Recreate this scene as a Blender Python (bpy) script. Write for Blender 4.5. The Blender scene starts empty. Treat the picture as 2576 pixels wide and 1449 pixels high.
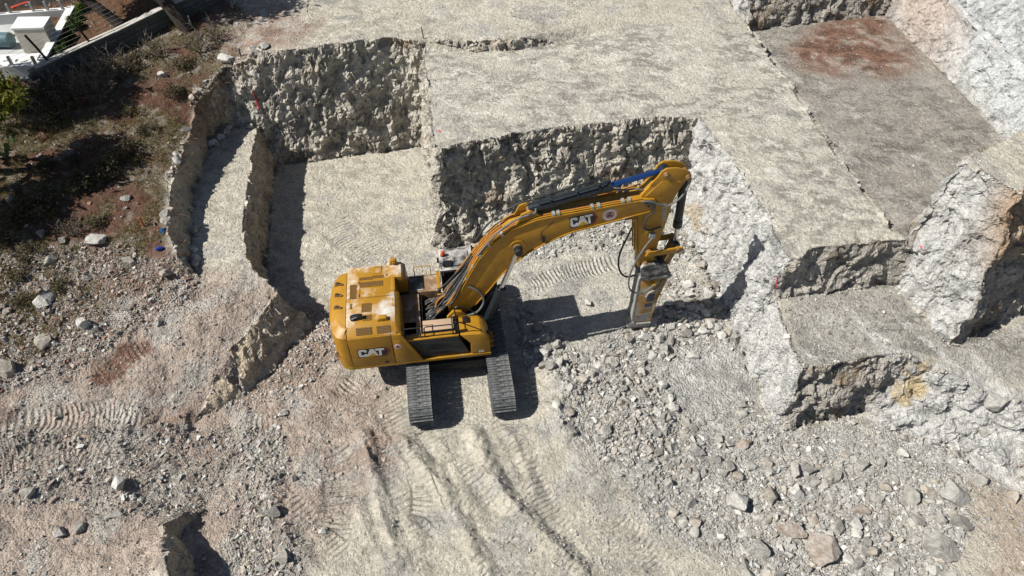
import bpy, bmesh, math, random
import numpy as np
from mathutils import Vector, Matrix, Euler
from mathutils.geometry import delaunay_2d_cdt

R = math.radians
random.seed(7); RNG = np.random.default_rng(7)
SC = bpy.context.scene
COL = SC.collection

# ------------------------------------------------------------------ camera
CAM_H, PITCH, FPX = 20.0, R(46), 1750.0          # a drone 20 m above the pit floor
cam_d = bpy.data.cameras.new('Camera'); cam = bpy.data.objects.new('Camera', cam_d); COL.objects.link(cam)
cam.location = (0, 0, CAM_H); cam.rotation_euler = (R(90) - PITCH, 0, 0)
cam_d.sensor_width = 36; cam_d.lens = 36 * FPX / 2576; cam_d.clip_start = 0.5; cam_d.clip_end = 2000
SC.camera = cam
# ------------------------------------------------------------------ sky and sun
SUN_AZ, SUN_EL = R(13), R(46.5)                  # heading in which shadows fall, elevation
world = bpy.data.worlds.new('World'); SC.world = world; world.use_nodes = True
nt = world.node_tree; nt.nodes.clear()
sky = nt.nodes.new('ShaderNodeTexSky'); sky.sky_type = 'NISHITA'; sky.sun_disc = False
sky.sun_elevation = SUN_EL; sky.sun_rotation = R(270) - SUN_AZ; sky.altitude = 300
bg = nt.nodes.new('ShaderNodeBackground'); bg.inputs[1].default_value = 0.05
wo = nt.nodes.new('ShaderNodeOutputWorld'); nt.links.new(sky.outputs[0], bg.inputs[0]); nt.links.new(bg.outputs[0], wo.inputs[0])
sd = bpy.data.lights.new('Sun', 'SUN'); sd.energy = 5.0; sd.angle = R(0.5); sd.color = (1, 0.955, 0.88)
sun = bpy.data.objects.new('Sun', sd); COL.objects.link(sun)
SUND = Vector((math.cos(SUN_AZ) * math.cos(SUN_EL), math.sin(SUN_AZ) * math.cos(SUN_EL), -math.sin(SUN_EL)))
sun.rotation_euler = SUND.to_track_quat('-Z', 'Y').to_euler()
SC.view_settings.view_transform = 'Standard'; SC.view_settings.look = 'None'
SC.view_settings.exposure = 0.66; SC.view_settings.gamma = 1

# ------------------------------------------------------------------ helpers
def T(u, v, z):
    """survey helper: a sight line taken in the photograph, met with the level z"""
    a = (u - 1288) / FPX; b = -(v - 724.5) / FPX
    d = (a, math.cos(PITCH) + b * math.sin(PITCH), -math.sin(PITCH) + b * math.cos(PITCH))
    t = (z - CAM_H) / d[2]
    return (d[0] * t, d[1] * t, z)

_TAB = np.random.default_rng(3).uniform(-1, 1, 65536).astype(np.float32)
def vnoise(P, s=0):
    P = np.asarray(P, np.float32); i = np.floor(P); f = P - i; i = i.astype(np.int32)
    w = f * f * f * (f * (f * 6 - 15) + 10); x, y, z = w.T
    with np.errstate(over='ignore'):
        ax = i[:, 0] * np.int32(73856093); bx = ax + np.int32(73856093)
        ay = i[:, 1] * np.int32(19349663); by = ay + np.int32(19349663)
        az = (i[:, 2] * np.int32(83492791)) ^ np.int32(s * 26543); bz = ((i[:, 2] + 1) * np.int32(83492791)) ^ np.int32(s * 26543)
    def g(k): return _TAB[(k ^ (k >> 13)) & 65535]
    def row(yz):
        a = g(ax ^ yz); return a + (g(bx ^ yz) - a) * x
    def lay(zz):
        a = row(ay ^ zz); return a + (row(by ^ zz) - a) * y
    a = lay(az); return a + (lay(bz) - a) * z
_ROT = np.array(Euler((0.7, 0.4, 1.1)).to_matrix()).astype(np.float32)
def fbm(P, freq, octv=4, s=0, gain=0.5, billow=False):
    Q = np.asarray(P, np.float32) @ _ROT.T * np.float32(freq); a = 1.0; o = 0; tot = 0
    for k in range(octv):
        n = vnoise(Q + np.float32(17.3 * k), s + k)
        if billow: n = np.abs(n) * 2 - 0.7
        o = o + a * n; tot += a; a *= gain; Q = (Q @ _ROT.T) * np.float32(2.03)
    return o / tot
def cells(P, freq, seed):
    """faceted blocks: every cell has its own offset and tilt"""
    Q = np.asarray(P, np.float32) * np.float32(freq); I = np.floor(Q).astype(np.int32); best = np.full(len(Q), 1e9, np.float32); val = np.zeros(len(Q), np.float32)
    for dx in (-1, 0, 1):
        for dy in (-1, 0, 1):
            for dz in (-1, 0, 1):
                J = I + np.array([dx, dy, dz], np.int32)
                with np.errstate(over='ignore'): h = (J[:, 0] * np.int32(73856093)) ^ (J[:, 1] * np.int32(19349663)) ^ (J[:, 2] * np.int32(83492791)) ^ np.int32(seed * 7919)
                h = (h ^ (h >> 13)); D = Q - J - 0.5 - 0.5 * np.stack([_TAB[h & 65535], _TAB[(h >> 3) & 65535], _TAB[(h >> 6) & 65535]], 1)
                d = (D * D).sum(1); k = d < best; best[k] = d[k]
                val[k] = (_TAB[(h >> 9) & 65535] + 0.9 * D[:, 0] * _TAB[(h >> 11) & 65535] + 0.9 * D[:, 1] * _TAB[(h >> 5) & 65535] + 1.1 * D[:, 2] * _TAB[(h >> 2) & 65535])[k]
    return val
def smooth(x, a, b):
    t = np.clip((x - a) / (b - a), 0, 1); return t * t * (3 - 2 * t)

def link(o, parent=None):
    COL.objects.link(o)
    if parent is not None: o.parent = parent
    return o
def tag(o, label=None, cat=None, group=None, kind=None):
    if label: o['label'] = label
    if cat: o['category'] = cat
    if group: o['group'] = group
    if kind: o['kind'] = kind
    return o
def empty(name, loc=(0, 0, 0), rz=0.0, label=None, cat=None, group=None):
    o = bpy.data.objects.new(name, None); o.empty_display_size = 0.3
    o.location = loc; o.rotation_euler = (0, 0, rz); link(o)
    return tag(o, label, cat, group)
def np_mesh(name, V, F, mats=(), smooth_shade=True):
    me = bpy.data.meshes.new(name)
    V = np.asarray(V, np.float32); F = np.asarray(F, np.int32)
    n = F.shape[1]
    me.vertices.add(len(V)); me.vertices.foreach_set('co', V.ravel())
    me.loops.add(F.size); me.loops.foreach_set('vertex_index', F.ravel())
    me.polygons.add(len(F)); me.polygons.foreach_set('loop_start', np.arange(0, F.size, n, dtype=np.int32))
    me.polygons.foreach_set('use_smooth', np.full(len(F), smooth_shade))
    me.update(calc_edges=True)
    for m in mats: me.materials.append(m)
    return me

class MB:
    """collects shapes and links them as one mesh object"""
    def __init__(s): s.bm = bmesh.new(); s.mi = 0
    def face(s, pts):
        try:
            f = s.bm.faces.new([s.bm.verts.new(p) for p in pts]); f.material_index = s.mi; return f
        except ValueError: return None
    def box(s, x0, x1, y0, y1, z0, z1, rot=None, about=None):
        c = [(x0,y0,z0),(x1,y0,z0),(x1,y1,z0),(x0,y1,z0),(x0,y0,z1),(x1,y0,z1),(x1,y1,z1),(x0,y1,z1)]
        vs = [s.bm.verts.new(p) for p in c]
        for q in ((3,2,1,0),(4,5,6,7),(0,1,5,4),(1,2,6,5),(2,3,7,6),(3,0,4,7)):
            f = s.bm.faces.new([vs[i] for i in q]); f.material_index = s.mi
        if rot is not None:
            bmesh.ops.rotate(s.bm, verts=vs, cent=about or ((x0+x1)/2,(y0+y1)/2,(z0+z1)/2), matrix=rot)
        return s
    def prism(s, pts, a0, a1, axis='y'):
        """polygon in the two other axes, drawn out along axis"""
        def p3(p, a): return (p[0], a, p[1]) if axis == 'y' else ((a, p[0], p[1]) if axis == 'x' else (p[0], p[1], a))
        A = [s.bm.verts.new(p3(p, a0)) for p in pts]; B = [s.bm.verts.new(p3(p, a1)) for p in pts]
        n = len(pts)
        fs = [s.bm.faces.new(A), s.bm.faces.new(B[::-1])]
        for i in range(n): fs.append(s.bm.faces.new((A[i], B[i], B[(i+1) % n], A[(i+1) % n])))
        for f in fs: f.material_index = s.mi
        return s
    def loft(s, rings, cap=True):
        L = [[s.bm.verts.new(p) for p in r] for r in rings]; n = len(L[0]); fs = []
        for a, b in zip(L[:-1], L[1:]):
            for i in range(n): fs.append(s.bm.faces.new((a[i], a[(i+1) % n], b[(i+1) % n], b[i])))
        if cap: fs += [s.bm.faces.new(L[0][::-1]), s.bm.faces.new(L[-1])]
        for f in fs: f.material_index = s.mi; f.smooth = True
        return s
    def cyl(s, p0, p1, r, n=14, r1=None):
        return s.tube([p0, p1], r, n, r1)
    def tube(s, pts, r, n=7, r1=None, curve=False):
        P = [Vector(p) for p in pts]
        if curve and len(P) > 2:
            Q = []
            for i in range(len(P) - 1):
                a = P[max(i-1, 0)]; b = P[i]; c = P[i+1]; d = P[min(i+2, len(P)-1)]
                for k in range(5):
                    t = k / 5
                    Q.append(0.5 * ((2*b) + (c-a)*t + (2*a-5*b+4*c-d)*t*t + (3*b-a-3*c+d)*t**3))
            P = Q + [P[-1]]
        rings = []; up = None
        for i, p in enumerate(P):
            d = (P[min(i+1, len(P)-1)] - P[max(i-1, 0)]).normalized()
            if up is None:
                up = d.orthogonal().normalized()
            else:
                up = (up - d * up.dot(d))
                up = up.normalized() if up.length > 1e-6 else d.orthogonal().normalized()
            sd_ = d.cross(up); rr = r if r1 is None else r + (r1 - r) * i / (len(P) - 1)
            rings.append([p + (up * math.cos(2*math.pi*k/n) + sd_ * math.sin(2*math.pi*k/n)) * rr for k in range(n)])
        return s.loft(rings)
    def bevel(s, off=0.02, seg=2, ang=28):
        bmesh.ops.remove_doubles(s.bm, verts=s.bm.verts[:], dist=1e-5)
        s.bm.normal_update()
        es = [e for e in s.bm.edges if len(e.link_faces) == 2 and e.calc_face_angle(0) > R(ang)]
        bmesh.ops.bevel(s.bm, geom=es, offset=off, segments=seg, profile=0.6, affect='EDGES', clamp_overlap=True)
        for f in s.bm.faces: f.smooth = True
        return s
    def mesh(s, name, *mats):
        s.bm.normal_update(); bmesh.ops.recalc_face_normals(s.bm, faces=s.bm.faces[:])
        me = bpy.data.meshes.new(name); s.bm.to_mesh(me); s.bm.free()
        for m in mats: me.materials.append(m)
        if any(p.use_smooth for p in me.polygons):
            try: me.set_sharp_from_angle(angle=R(35))
            except Exception: pass
        return me
    def build(s, name, mats, parent=None, loc=None):
        mats = mats if isinstance(mats, (list, tuple)) else [mats]
        o = bpy.data.objects.new(name, s.mesh(name, *mats))
        if loc: o.location = loc
        return link(o, parent)

# ------------------------------------------------------------------ materials
ALB = 0.76            # one common scale for all surface colours
def mat(name, base, rough=0.7, metal=0.0, var=0.15, scale=6.0, bump=0.0, bscale=30.0, dust=None, dust_amt=0.0, dust_scale=1.2, up_only=True, obj_rand=0.0, spec=0.4):
    if metal < 0.5: base = tuple(c * ALB for c in base)
    if dust: dust = tuple(c * ALB for c in dust)
    m = bpy.data.materials.new(name); m.use_nodes = True; t = m.node_tree; N = t.nodes; N.clear()
    out = N.new('ShaderNodeOutputMaterial'); b = N.new('ShaderNodeBsdfPrincipled'); t.links.new(b.outputs[0], out.inputs[0])
    b.inputs['Metallic'].default_value = metal; b.inputs['Specular IOR Level'].default_value = spec
    tc = N.new('ShaderNodeTexCoord'); no = N.new('ShaderNodeTexNoise'); no.inputs['Scale'].default_value = scale; no.inputs['Detail'].default_value = 6
    t.links.new(tc.outputs['Object'], no.inputs['Vector'])
    mx = N.new('ShaderNodeMix'); mx.data_type = 'RGBA'
    mx.inputs[6].default_value = (*[c * (1 - var) for c in base], 1); mx.inputs[7].default_value = (*[min(1, c * (1 + var)) for c in base], 1)
    mr = N.new('ShaderNodeMapRange'); mr.inputs[1].default_value = 0.3; mr.inputs[2].default_value = 0.7
    t.links.new(no.outputs[0], mr.inputs[0]); t.links.new(mr.outputs[0], mx.inputs[0]); colr = mx.outputs[2]
    if obj_rand:
        oi = N.new('ShaderNodeObjectInfo'); m2 = N.new('ShaderNodeMapRange'); m2.inputs[3].default_value = 1 - obj_rand; m2.inputs[4].default_value = 1 + obj_rand
        t.links.new(oi.outputs['Random'], m2.inputs[0]); mu = N.new('ShaderNodeVectorMath'); mu.operation = 'SCALE'
        t.links.new(colr, mu.inputs[0]); t.links.new(m2.outputs[0], mu.inputs['Scale']); colr = mu.outputs[0]
    rsock = None
    if dust:
        n2 = N.new('ShaderNodeTexNoise'); n2.inputs['Scale'].default_value = dust_scale; n2.inputs['Detail'].default_value = 8; n2.inputs['Roughness'].default_value = 0.62
        t.links.new(tc.outputs['Object'], n2.inputs['Vector'])
        r2 = N.new('ShaderNodeMapRange'); r2.inputs[1].default_value = 0.72 - dust_amt * 0.5; r2.inputs[2].default_value = 0.86 - dust_amt * 0.4
        t.links.new(n2.outputs[0], r2.inputs[0]); fac = r2.outputs[0]
        if up_only:
            g = N.new('ShaderNodeNewGeometry'); sx = N.new('ShaderNodeSeparateXYZ'); t.links.new(g.outputs['Normal'], sx.inputs[0])
            r3 = N.new('ShaderNodeMapRange'); r3.inputs[1].default_value = 0.35; r3.inputs[2].default_value = 0.95; r3.inputs[3].default_value = 0.12
            t.links.new(sx.outputs[2], r3.inputs[0]); ml = N.new('ShaderNodeMath'); ml.operation = 'MULTIPLY'
            t.links.new(fac, ml.inputs[0]); t.links.new(r3.outputs[0], ml.inputs[1]); fac = ml.outputs[0]
        m3 = N.new('ShaderNodeMix'); m3.data_type = 'RGBA'; t.links.new(fac, m3.inputs[0]); t.links.new(colr, m3.inputs[6]); m3.inputs[7].default_value = (*dust, 1)
        colr = m3.outputs[2]
        r4 = N.new('ShaderNodeMapRange'); r4.inputs[3].default_value = rough; r4.inputs[4].default_value = 0.95; t.links.new(fac, r4.inputs[0]); rsock = r4.outputs[0]
    t.links.new(colr, b.inputs['Base Color'])
    if rsock: t.links.new(rsock, b.inputs['Roughness'])
    else: b.inputs['Roughness'].default_value = rough
    if bump:
        n4 = N.new('ShaderNodeTexNoise'); n4.inputs['Scale'].default_value = bscale; n4.inputs['Detail'].default_value = 5
        t.links.new(tc.outputs['Object'], n4.inputs['Vector']); bp = N.new('ShaderNodeBump'); bp.inputs['Strength'].default_value = bump; bp.inputs['Distance'].default_value = 0.03
        t.links.new(n4.outputs[0], bp.inputs['Height']); t.links.new(bp.outputs[0], b.inputs['Normal'])
    return m

DUST = (0.50, 0.47, 0.41)
M = {}
M['yellow'] = mat('machine_yellow', (0.385, 0.192, 0.013), 0.46, var=0.12, scale=4, dust=DUST, dust_amt=0.16, dust_scale=1.1, spec=0.4)
M['hood_yellow'] = mat('dusty_hood_yellow', (0.385, 0.192, 0.013), 0.45, var=0.06, scale=3, dust=(0.72, 0.70, 0.64), dust_amt=0.50, dust_scale=0.95)
M['boom_yellow'] = mat('boom_yellow', (0.385, 0.192, 0.013), 0.45, var=0.13, scale=3.5, dust=DUST, dust_amt=0.14, dust_scale=2)
M['grille'] = mat('grille_ochre', (0.20, 0.10, 0.015), 0.7, var=0.2, scale=30)
M['vent_dark'] = mat('vent_dark', (0.03, 0.024, 0.016), 0.8)
M['black'] = mat('black_paint', (0.012, 0.012, 0.013), 0.45, var=0.3, dust=DUST, dust_amt=0.08, dust_scale=3)
M['black_dusty'] = mat('black_dusty_roof', (0.03, 0.03, 0.032), 0.6, var=0.3, dust=(0.6, 0.58, 0.54), dust_amt=0.62, dust_scale=1.7)
M['rubber'] = mat('hose_rubber', (0.035, 0.037, 0.036), 0.6, var=0.3, dust=DUST, dust_amt=0.25, dust_scale=5)
M['hose_grey'] = mat('hose_sleeve_grey', (0.13, 0.135, 0.13), 0.75, var=0.3, dust=DUST, dust_amt=0.2, dust_scale=5)
M['deck'] = mat('deck_rusty_dust', (0.24, 0.145, 0.075), 0.85, var=0.2, scale=5, dust=(0.52, 0.44, 0.36), dust_amt=0.45, dust_scale=2.2)
M['deck_dark'] = mat('deck_antislip', (0.10, 0.09, 0.08), 0.9, var=0.3, dust=DUST, dust_amt=0.55, dust_scale=2)
M['steel'] = mat('track_steel', (0.15, 0.158, 0.16), 0.55, metal=0.4, var=0.35, scale=9, dust=(0.30, 0.29, 0.265), dust_amt=0.42, dust_scale=4)
M['frame_dark'] = mat('frame_dark', (0.028, 0.026, 0.024), 0.7, var=0.3, dust=DUST, dust_amt=0.2, dust_scale=2)
M['chrome'] = mat('chrome_rod', (0.62, 0.64, 0.66), 0.22, metal=1.0, var=0.04)
M['bluerod'] = mat('blue_metal_rod', (0.03, 0.085, 0.27), 0.3, metal=0.85, var=0.08)  # dark blue metallic base colour
M['cylblack'] = mat('cylinder_black', (0.012, 0.018, 0.022), 0.38, var=0.3)
M['bracket'] = mat('bracket_grey_dusty', (0.12, 0.115, 0.105), 0.75, var=0.35, scale=8, dust=(0.5, 0.48, 0.44), dust_amt=0.5, dust_scale=4, up_only=False)
M['breaker'] = mat('breaker_ochre_worn', (0.40, 0.21, 0.04), 0.55, var=0.2, scale=5, dust=(0.46, 0.43, 0.36), dust_amt=0.48, dust_scale=1.3, up_only=False)
M['wear'] = mat('worn_steel_dusty', (0.30, 0.29, 0.27), 0.7, var=0.25, scale=7)
M['white'] = mat('decal_white', (0.75, 0.75, 0.73), 0.5, var=0.04)
M['decal_black'] = mat('decal_black', (0.012, 0.012, 0.012), 0.5)
M['red'] = mat('decal_red', (0.42, 0.03, 0.03), 0.5, var=0.1)
M['decal_yellow'] = mat('decal_yellow', (0.62, 0.36, 0.03), 0.5, var=0.05)
M['decal_pink'] = mat('decal_salmon', (0.55, 0.24, 0.17), 0.5)
M['decal_navy'] = mat('decal_navy', (0.05, 0.05, 0.10), 0.5)
M['sticker'] = mat('sticker_yellow', (0.55, 0.50, 0.02), 0.5)
M['beacon'] = mat('beacon_orange', (0.62, 0.09, 0.01), 0.2, var=0.1)
M['glass'] = mat('cab_glass', (0.015, 0.018, 0.02), 0.06, spec=0.7)
M['clamp'] = mat('clamp_zinc', (0.30, 0.33, 0.33), 0.5, metal=0.5)
M['pipe'] = mat('pipe_orange', (0.42, 0.17, 0.025), 0.5, var=0.15, dust=DUST, dust_amt=0.15, dust_scale=4)
M['pin'] = mat('pin_brown', (0.20, 0.12, 0.05), 0.6, var=0.3)

def rock_mat(name, a, b, obj_rand=0.25, attr=False):
    m = bpy.data.materials.new(name); m.use_nodes = True; t = m.node_tree; N = t.nodes; N.clear()
    out = N.new('ShaderNodeOutputMaterial'); bs = N.new('ShaderNodeBsdfPrincipled'); t.links.new(bs.outputs[0], out.inputs[0])
    bs.inputs['Roughness'].default_value = 0.95; bs.inputs['Specular IOR Level'].default_value = 0.15
    tc = N.new('ShaderNodeTexCoord'); g = N.new('ShaderNodeNewGeometry')
    no = N.new('ShaderNodeTexNoise'); no.inputs['Scale'].default_value = 5; no.inputs['Detail'].default_value = 8; no.inputs['Roughness'].default_value = 0.65
    t.links.new(g.outputs['Position'], no.inputs['Vector'])
    mr = N.new('ShaderNodeMapRange'); mr.inputs[1].default_value = 0.32; mr.inputs[2].default_value = 0.66; t.links.new(no.outputs[0], mr.inputs[0])
    if attr:
        at = N.new('ShaderNodeAttribute'); at.attribute_name = 'base'
        mm = N.new('ShaderNodeMapRange'); mm.inputs[3].default_value = 0.70 * ALB; mm.inputs[4].default_value = 1.14 * ALB; t.links.new(mr.outputs[0], mm.inputs[0])
        sc = N.new('ShaderNodeVectorMath'); sc.operation = 'SCALE'; t.links.new(at.outputs[0], sc.inputs[0]); t.links.new(mm.outputs[0], sc.inputs['Scale']); c = sc.outputs[0]
    else:
        mx = N.new('ShaderNodeMix'); mx.data_type = 'RGBA'; mx.inputs[6].default_value = (*[c * ALB for c in a], 1); mx.inputs[7].default_value = (*[c * ALB for c in b], 1); t.links.new(mr.outputs[0], mx.inputs[0])
        oi = N.new('ShaderNodeObjectInfo'); m2 = N.new('ShaderNodeMapRange'); m2.inputs[3].default_value = 1 - obj_rand; m2.inputs[4].default_value = 1 + obj_rand * 0.6
        t.links.new(oi.outputs['Random'], m2.inputs[0]); sc = N.new('ShaderNodeVectorMath'); sc.operation = 'SCALE'
        t.links.new(mx.outputs[2], sc.inputs[0]); t.links.new(m2.outputs[0], sc.inputs['Scale']); c = sc.outputs[0]
    t.links.new(c, bs.inputs['Base Color'])
    n4 = N.new('ShaderNodeTexNoise'); n4.inputs['Scale'].default_value = 11; n4.inputs['Detail'].default_value = 8; n4.inputs['Roughness'].default_value = 0.7; t.links.new(g.outputs['Position'], n4.inputs['Vector'])
    bp = N.new('ShaderNodeBump'); bp.inputs['Strength'].default_value = 0.9; bp.inputs['Distance'].default_value = 0.07
    t.links.new(n4.outputs[0], bp.inputs['Height']); t.links.new(bp.outputs[0], bs.inputs['Normal'])
    return m
M['rock_grey'] = rock_mat('limestone_grey', (0.26, 0.25, 0.225), (0.50, 0.485, 0.44))
M['rock_white'] = rock_mat('limestone_white', (0.40, 0.39, 0.355), (0.68, 0.665, 0.62))
M['rock_tan'] = rock_mat('limestone_tan', (0.34, 0.29, 0.235), (0.55, 0.51, 0.45))
M['rock_rust'] = rock_mat('limestone_rust', (0.27, 0.20, 0.145), (0.53, 0.50, 0.455))
M['gravel'] = rock_mat('gravel_mix', None, None, attr=True)

def ground_mat():
    m = bpy.data.materials.new('quarry_ground'); m.use_nodes = True; t = m.node_tree; N = t.nodes; N.clear()
    out = N.new('ShaderNodeOutputMaterial'); bs = N.new('ShaderNodeBsdfPrincipled'); t.links.new(bs.outputs[0], out.inputs[0])
    bs.inputs['Roughness'].default_value = 1.0; bs.inputs['Specular IOR Level'].default_value = 0.1
    g = N.new('ShaderNodeNewGeometry'); at = N.new('ShaderNodeAttribute'); at.attribute_name = 'base'
    ro = N.new('ShaderNodeAttribute'); ro.attribute_name = 'coarse'; tr = N.new('ShaderNodeAttribute'); tr.attribute_name = 'tread'; ph = N.new('ShaderNodeAttribute'); ph.attribute_name = 'phase'
    mp = N.new('ShaderNodeMapping'); mp.inputs['Rotation'].default_value = (0, 0, R(32)); mp.inputs['Scale'].default_value = (0.8, 1.3, 1); t.links.new(g.outputs['Position'], mp.inputs['Vector'])
    def noise(s, d=5, r=0.6, streak=False):
        n = N.new('ShaderNodeTexNoise'); n.inputs['Scale'].default_value = s; n.inputs['Detail'].default_value = d; n.inputs['Roughness'].default_value = r
        t.links.new(mp.outputs[0] if streak else g.outputs['Position'], n.inputs['Vector']); return n.outputs[0]
    def math_(op, a, b=None):
        n = N.new('ShaderNodeMath'); n.operation = op
        for i, x in enumerate((a, b)):
            if x is None: continue
            if isinstance(x, (int, float)): n.inputs[i].default_value = x
            else: t.links.new(x, n.inputs[i])
        return n.outputs[0]
    def rng(x, a, b, c, d):
        n = N.new('ShaderNodeMapRange'); n.interpolation_type = 'SMOOTHSTEP'
        for i, q in enumerate((a, b, c, d)): n.inputs[i + 1].default_value = q
        t.links.new(x, n.inputs[0]); return n.outputs[0]
    pa = N.new('ShaderNodeAttribute'); pa.attribute_name = 'patch'
    crisp = rng(noise(1.5, 14, 0.78, True), 0.47, 0.545, 0.0, 1.0); large = rng(noise(0.42, 5, 0.65), 0.36, 0.58, 0.15, 1.0)
    dark = math_('MULTIPLY', math_('MULTIPLY', crisp, large), math_('MULTIPLY', pa.outputs['Fac'], 0.45))
    pale = math_('MULTIPLY', rng(noise(1.6, 12, 0.75, True), 0.53, 0.60, 0.0, 0.24), pa.outputs['Fac'])
    tone = math_('ADD', math_('SUBTRACT', 1.0, dark), pale)
    k = math_('MULTIPLY', math_('MULTIPLY', rng(noise(8, 8, 0.7), 0.3, 0.7, 0.80, 1.18), rng(noise(30, 4, 0.6), 0.34, 0.62, 0.80 * ALB, 1.08 * ALB)), tone)
    sc = N.new('ShaderNodeVectorMath'); sc.operation = 'SCALE'; t.links.new(at.outputs[0], sc.inputs[0]); t.links.new(k, sc.inputs['Scale'])
    t.links.new(sc.outputs[0], bs.inputs['Base Color'])
    vo = N.new('ShaderNodeTexVoronoi'); vo.inputs['Scale'].default_value = 13; vo.inputs['Randomness'].default_value = 1
    t.links.new(g.outputs['Position'], vo.inputs['Vector'])
    vh = math_('MULTIPLY', math_('SUBTRACT', 0.6, vo.outputs['Distance']), math_('MULTIPLY', ro.outputs['Fac'], 0.8))
    h = math_('ADD', math_('MULTIPLY', noise(7, 6, 0.62), 1.5), math_('MULTIPLY', noise(26, 5, 0.6), 0.7)); h = math_('ADD', h, vh)
    stp = N.new('ShaderNodeAttribute'); stp.attribute_name = 'steep'
    mz = N.new('ShaderNodeMapping'); mz.inputs['Scale'].default_value = (1, 1, 0.13); t.links.new(g.outputs['Position'], mz.inputs['Vector'])
    gz = N.new('ShaderNodeTexNoise'); gz.inputs['Scale'].default_value = 7; gz.inputs['Detail'].default_value = 5; t.links.new(mz.outputs[0], gz.inputs['Vector'])
    h = math_('ADD', h, math_('MULTIPLY', math_('ADD', math_('MULTIPLY', noise(10, 9, 0.72), 0.5), math_('MULTIPLY', gz.outputs[0], 1.3)), stp.outputs['Fac']))
    tw = math_('MULTIPLY', math_('SINE', ph.outputs['Fac']), math_('MULTIPLY', tr.outputs['Fac'], 0.42)); h = math_('ADD', h, tw)
    bp = N.new('ShaderNodeBump'); bp.inputs['Strength'].default_value = 1.0; bp.inputs['Distance'].default_value = 0.095
    t.links.new(h, bp.inputs['Height']); t.links.new(bp.outputs[0], bs.inputs['Normal'])
    return m
M['ground'] = ground_mat()
# ------------------------------------------------------------------ the quarry: breaklines of a survey, then one continuous surface
def off(pts, dx, dy, z=None): return [(p[0] + dx, p[1] + dy, p[2] if z is None else (z[i] if isinstance(z, (list, tuple)) else z)) for i, p in enumerate(pts)]
def TT(*l): return [T(*p) for p in l]
LINES = []
# terrace upper level, front lip and the step down to the main terrace
lip = TT((1067,102,5.3),(965,97,5.35),(889,107,5.4),(812,112,5.4),(761,122,5.35),(700,128,5.3),(660,132,5.2),(624,148,5.0),(568,172,4.6),(522,224,4.0),(502,254,3.8))
step_top = TT((1067,102,5.3),(1200,100,5.3),(1300,94,5.3),(1400,78,5.3),(1480,62,5.3),(1570,48,5.3))
step_bot = TT((1066,138,4.9),(1200,128,4.86),(1300,124,4.86),(1400,108,4.92),(1480,86,5.02),(1570,62,5.22))
a_left = [(-3.95, 28.75, 4.97), (-3.35, 25.2, 4.86), (-2.95, 22.05, 4.76)]
pit_top = [(-2.95, 22.05, 4.76)] + TT((1250,345,4.78),(1400,322,4.8),(1600,300,4.8)) + [(7.45, 24.1, 4.8)]
w2_top = [(7.45,24.1,4.8),(8.0,21.8,4.75),(8.45,19.8,4.7),(8.75,18.2,4.55),(8.95,16.55,4.4)]
f1_top = [(8.95,16.55,4.4),(10.6,16.95,4.45),(12.0,17.1,4.5),(13.25,17.25,4.5)]
pit_base = [(-2.85,21.6,0.05),(0.0,22.0,0.1),(2.5,22.45,0.25),(5.0,23.1,0.35),(7.05,23.6,0.35)]
w2_base = [(7.05,23.6,0.35),(7.55,21.7,0.3),(8.0,19.75,0.2),(8.25,18.1,0.15),(8.38,16.5,0.05),(8.58,14.6,0.0),(8.72,13.1,0.0),(8.95,12.72,0.05)]
h_west = [(8.98,16.25,2.62),(9.02,14.8,2.6),(9.1,13.3,2.6)]
f1_base = [(8.98,16.25,2.62),(10.7,16.6,2.62),(12.0,16.8,2.6),(13.3,16.95,2.6)]
f2_top = [(9.1,13.3,2.6),(10.6,13.5,2.6),(11.7,13.75,2.6),(12.6,13.85,2.6)]
f2_base = [(8.95,12.72,0.05),(10.5,12.9,0.1),(11.7,13.2,0.2),(12.4,13.2,0.5)]
w1_base = [(-4.35,29.0,0.05),(-3.7,25.2,0.05),(-3.3,21.9,0.05),(-2.85,21.6,0.05)]
c_base = [(-4.35,29.0,0.05)] + TT((960,381,0.05),(870,392,0.05),(787,402,0.05),(692,414,0.05))
LINES += [lip, step_top, step_bot, a_left, pit_top, w2_top, f1_top, pit_base, w2_base, h_west, f1_base, f2_top, f2_base, w1_base, c_base]
LINES += [[step_bot[0], a_left[0]], [lip[0], step_bot[0]]]
# bench against the rear wall and the bank left of it
g_edge = TT((652,314,2.0),(636,385,2.0),(628,455,2.0),(622,510,2.0),(615,560,2.0),(609,640,1.95),(640,688,1.9),(672,702,1.85))
g_foot = [c_base[-1]] + [(p[0] + 0.4, p[1] - 0.05, 0.03) for p in g_edge[1:6]] + [(g_edge[6][0] + 0.45, g_edge[6][1] + 0.15, 0.05), (g_edge[7][0] + 0.55, g_edge[7][1] - 0.05, 0.1)]
c_bench = TT((652,314,2.0),(615,318,2.0),(578,322,2.0),(547,336,2.0))
f_foot = TT((547,336,2.0),(516,400,2.0),(493,470,2.0),(480,560,2.0),(480,650,1.95),(509,700,1.9))
f_edge = TT((502,254,3.8),(480,310,3.5),(462,362,3.35),(430,450,3.15),(431,502,3.05),(427,587,2.95),(450,640,2.65),(498,697,1.93))
LINES += [g_edge, g_foot, c_bench, f_foot, f_edge, [c_base[-1], c_bench[0]]]
r_edge = TT((672,702,1.85),(700,735,1.7),(652,795,1.5),(582,885,1.22),(548,945,0.95),(472,1026,0.4))
r_foot = [g_foot[-1]] + [(p[0] + d_, p[1] - 0.15, 0.12) for p, d_ in zip(r_edge[1:5], (1.0, 1.0, 0.9, 0.75))] + [(r_edge[5][0] + 0.35, r_edge[5][1] - 0.25, 0.08)]
LINES += [r_edge, r_foot]
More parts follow.
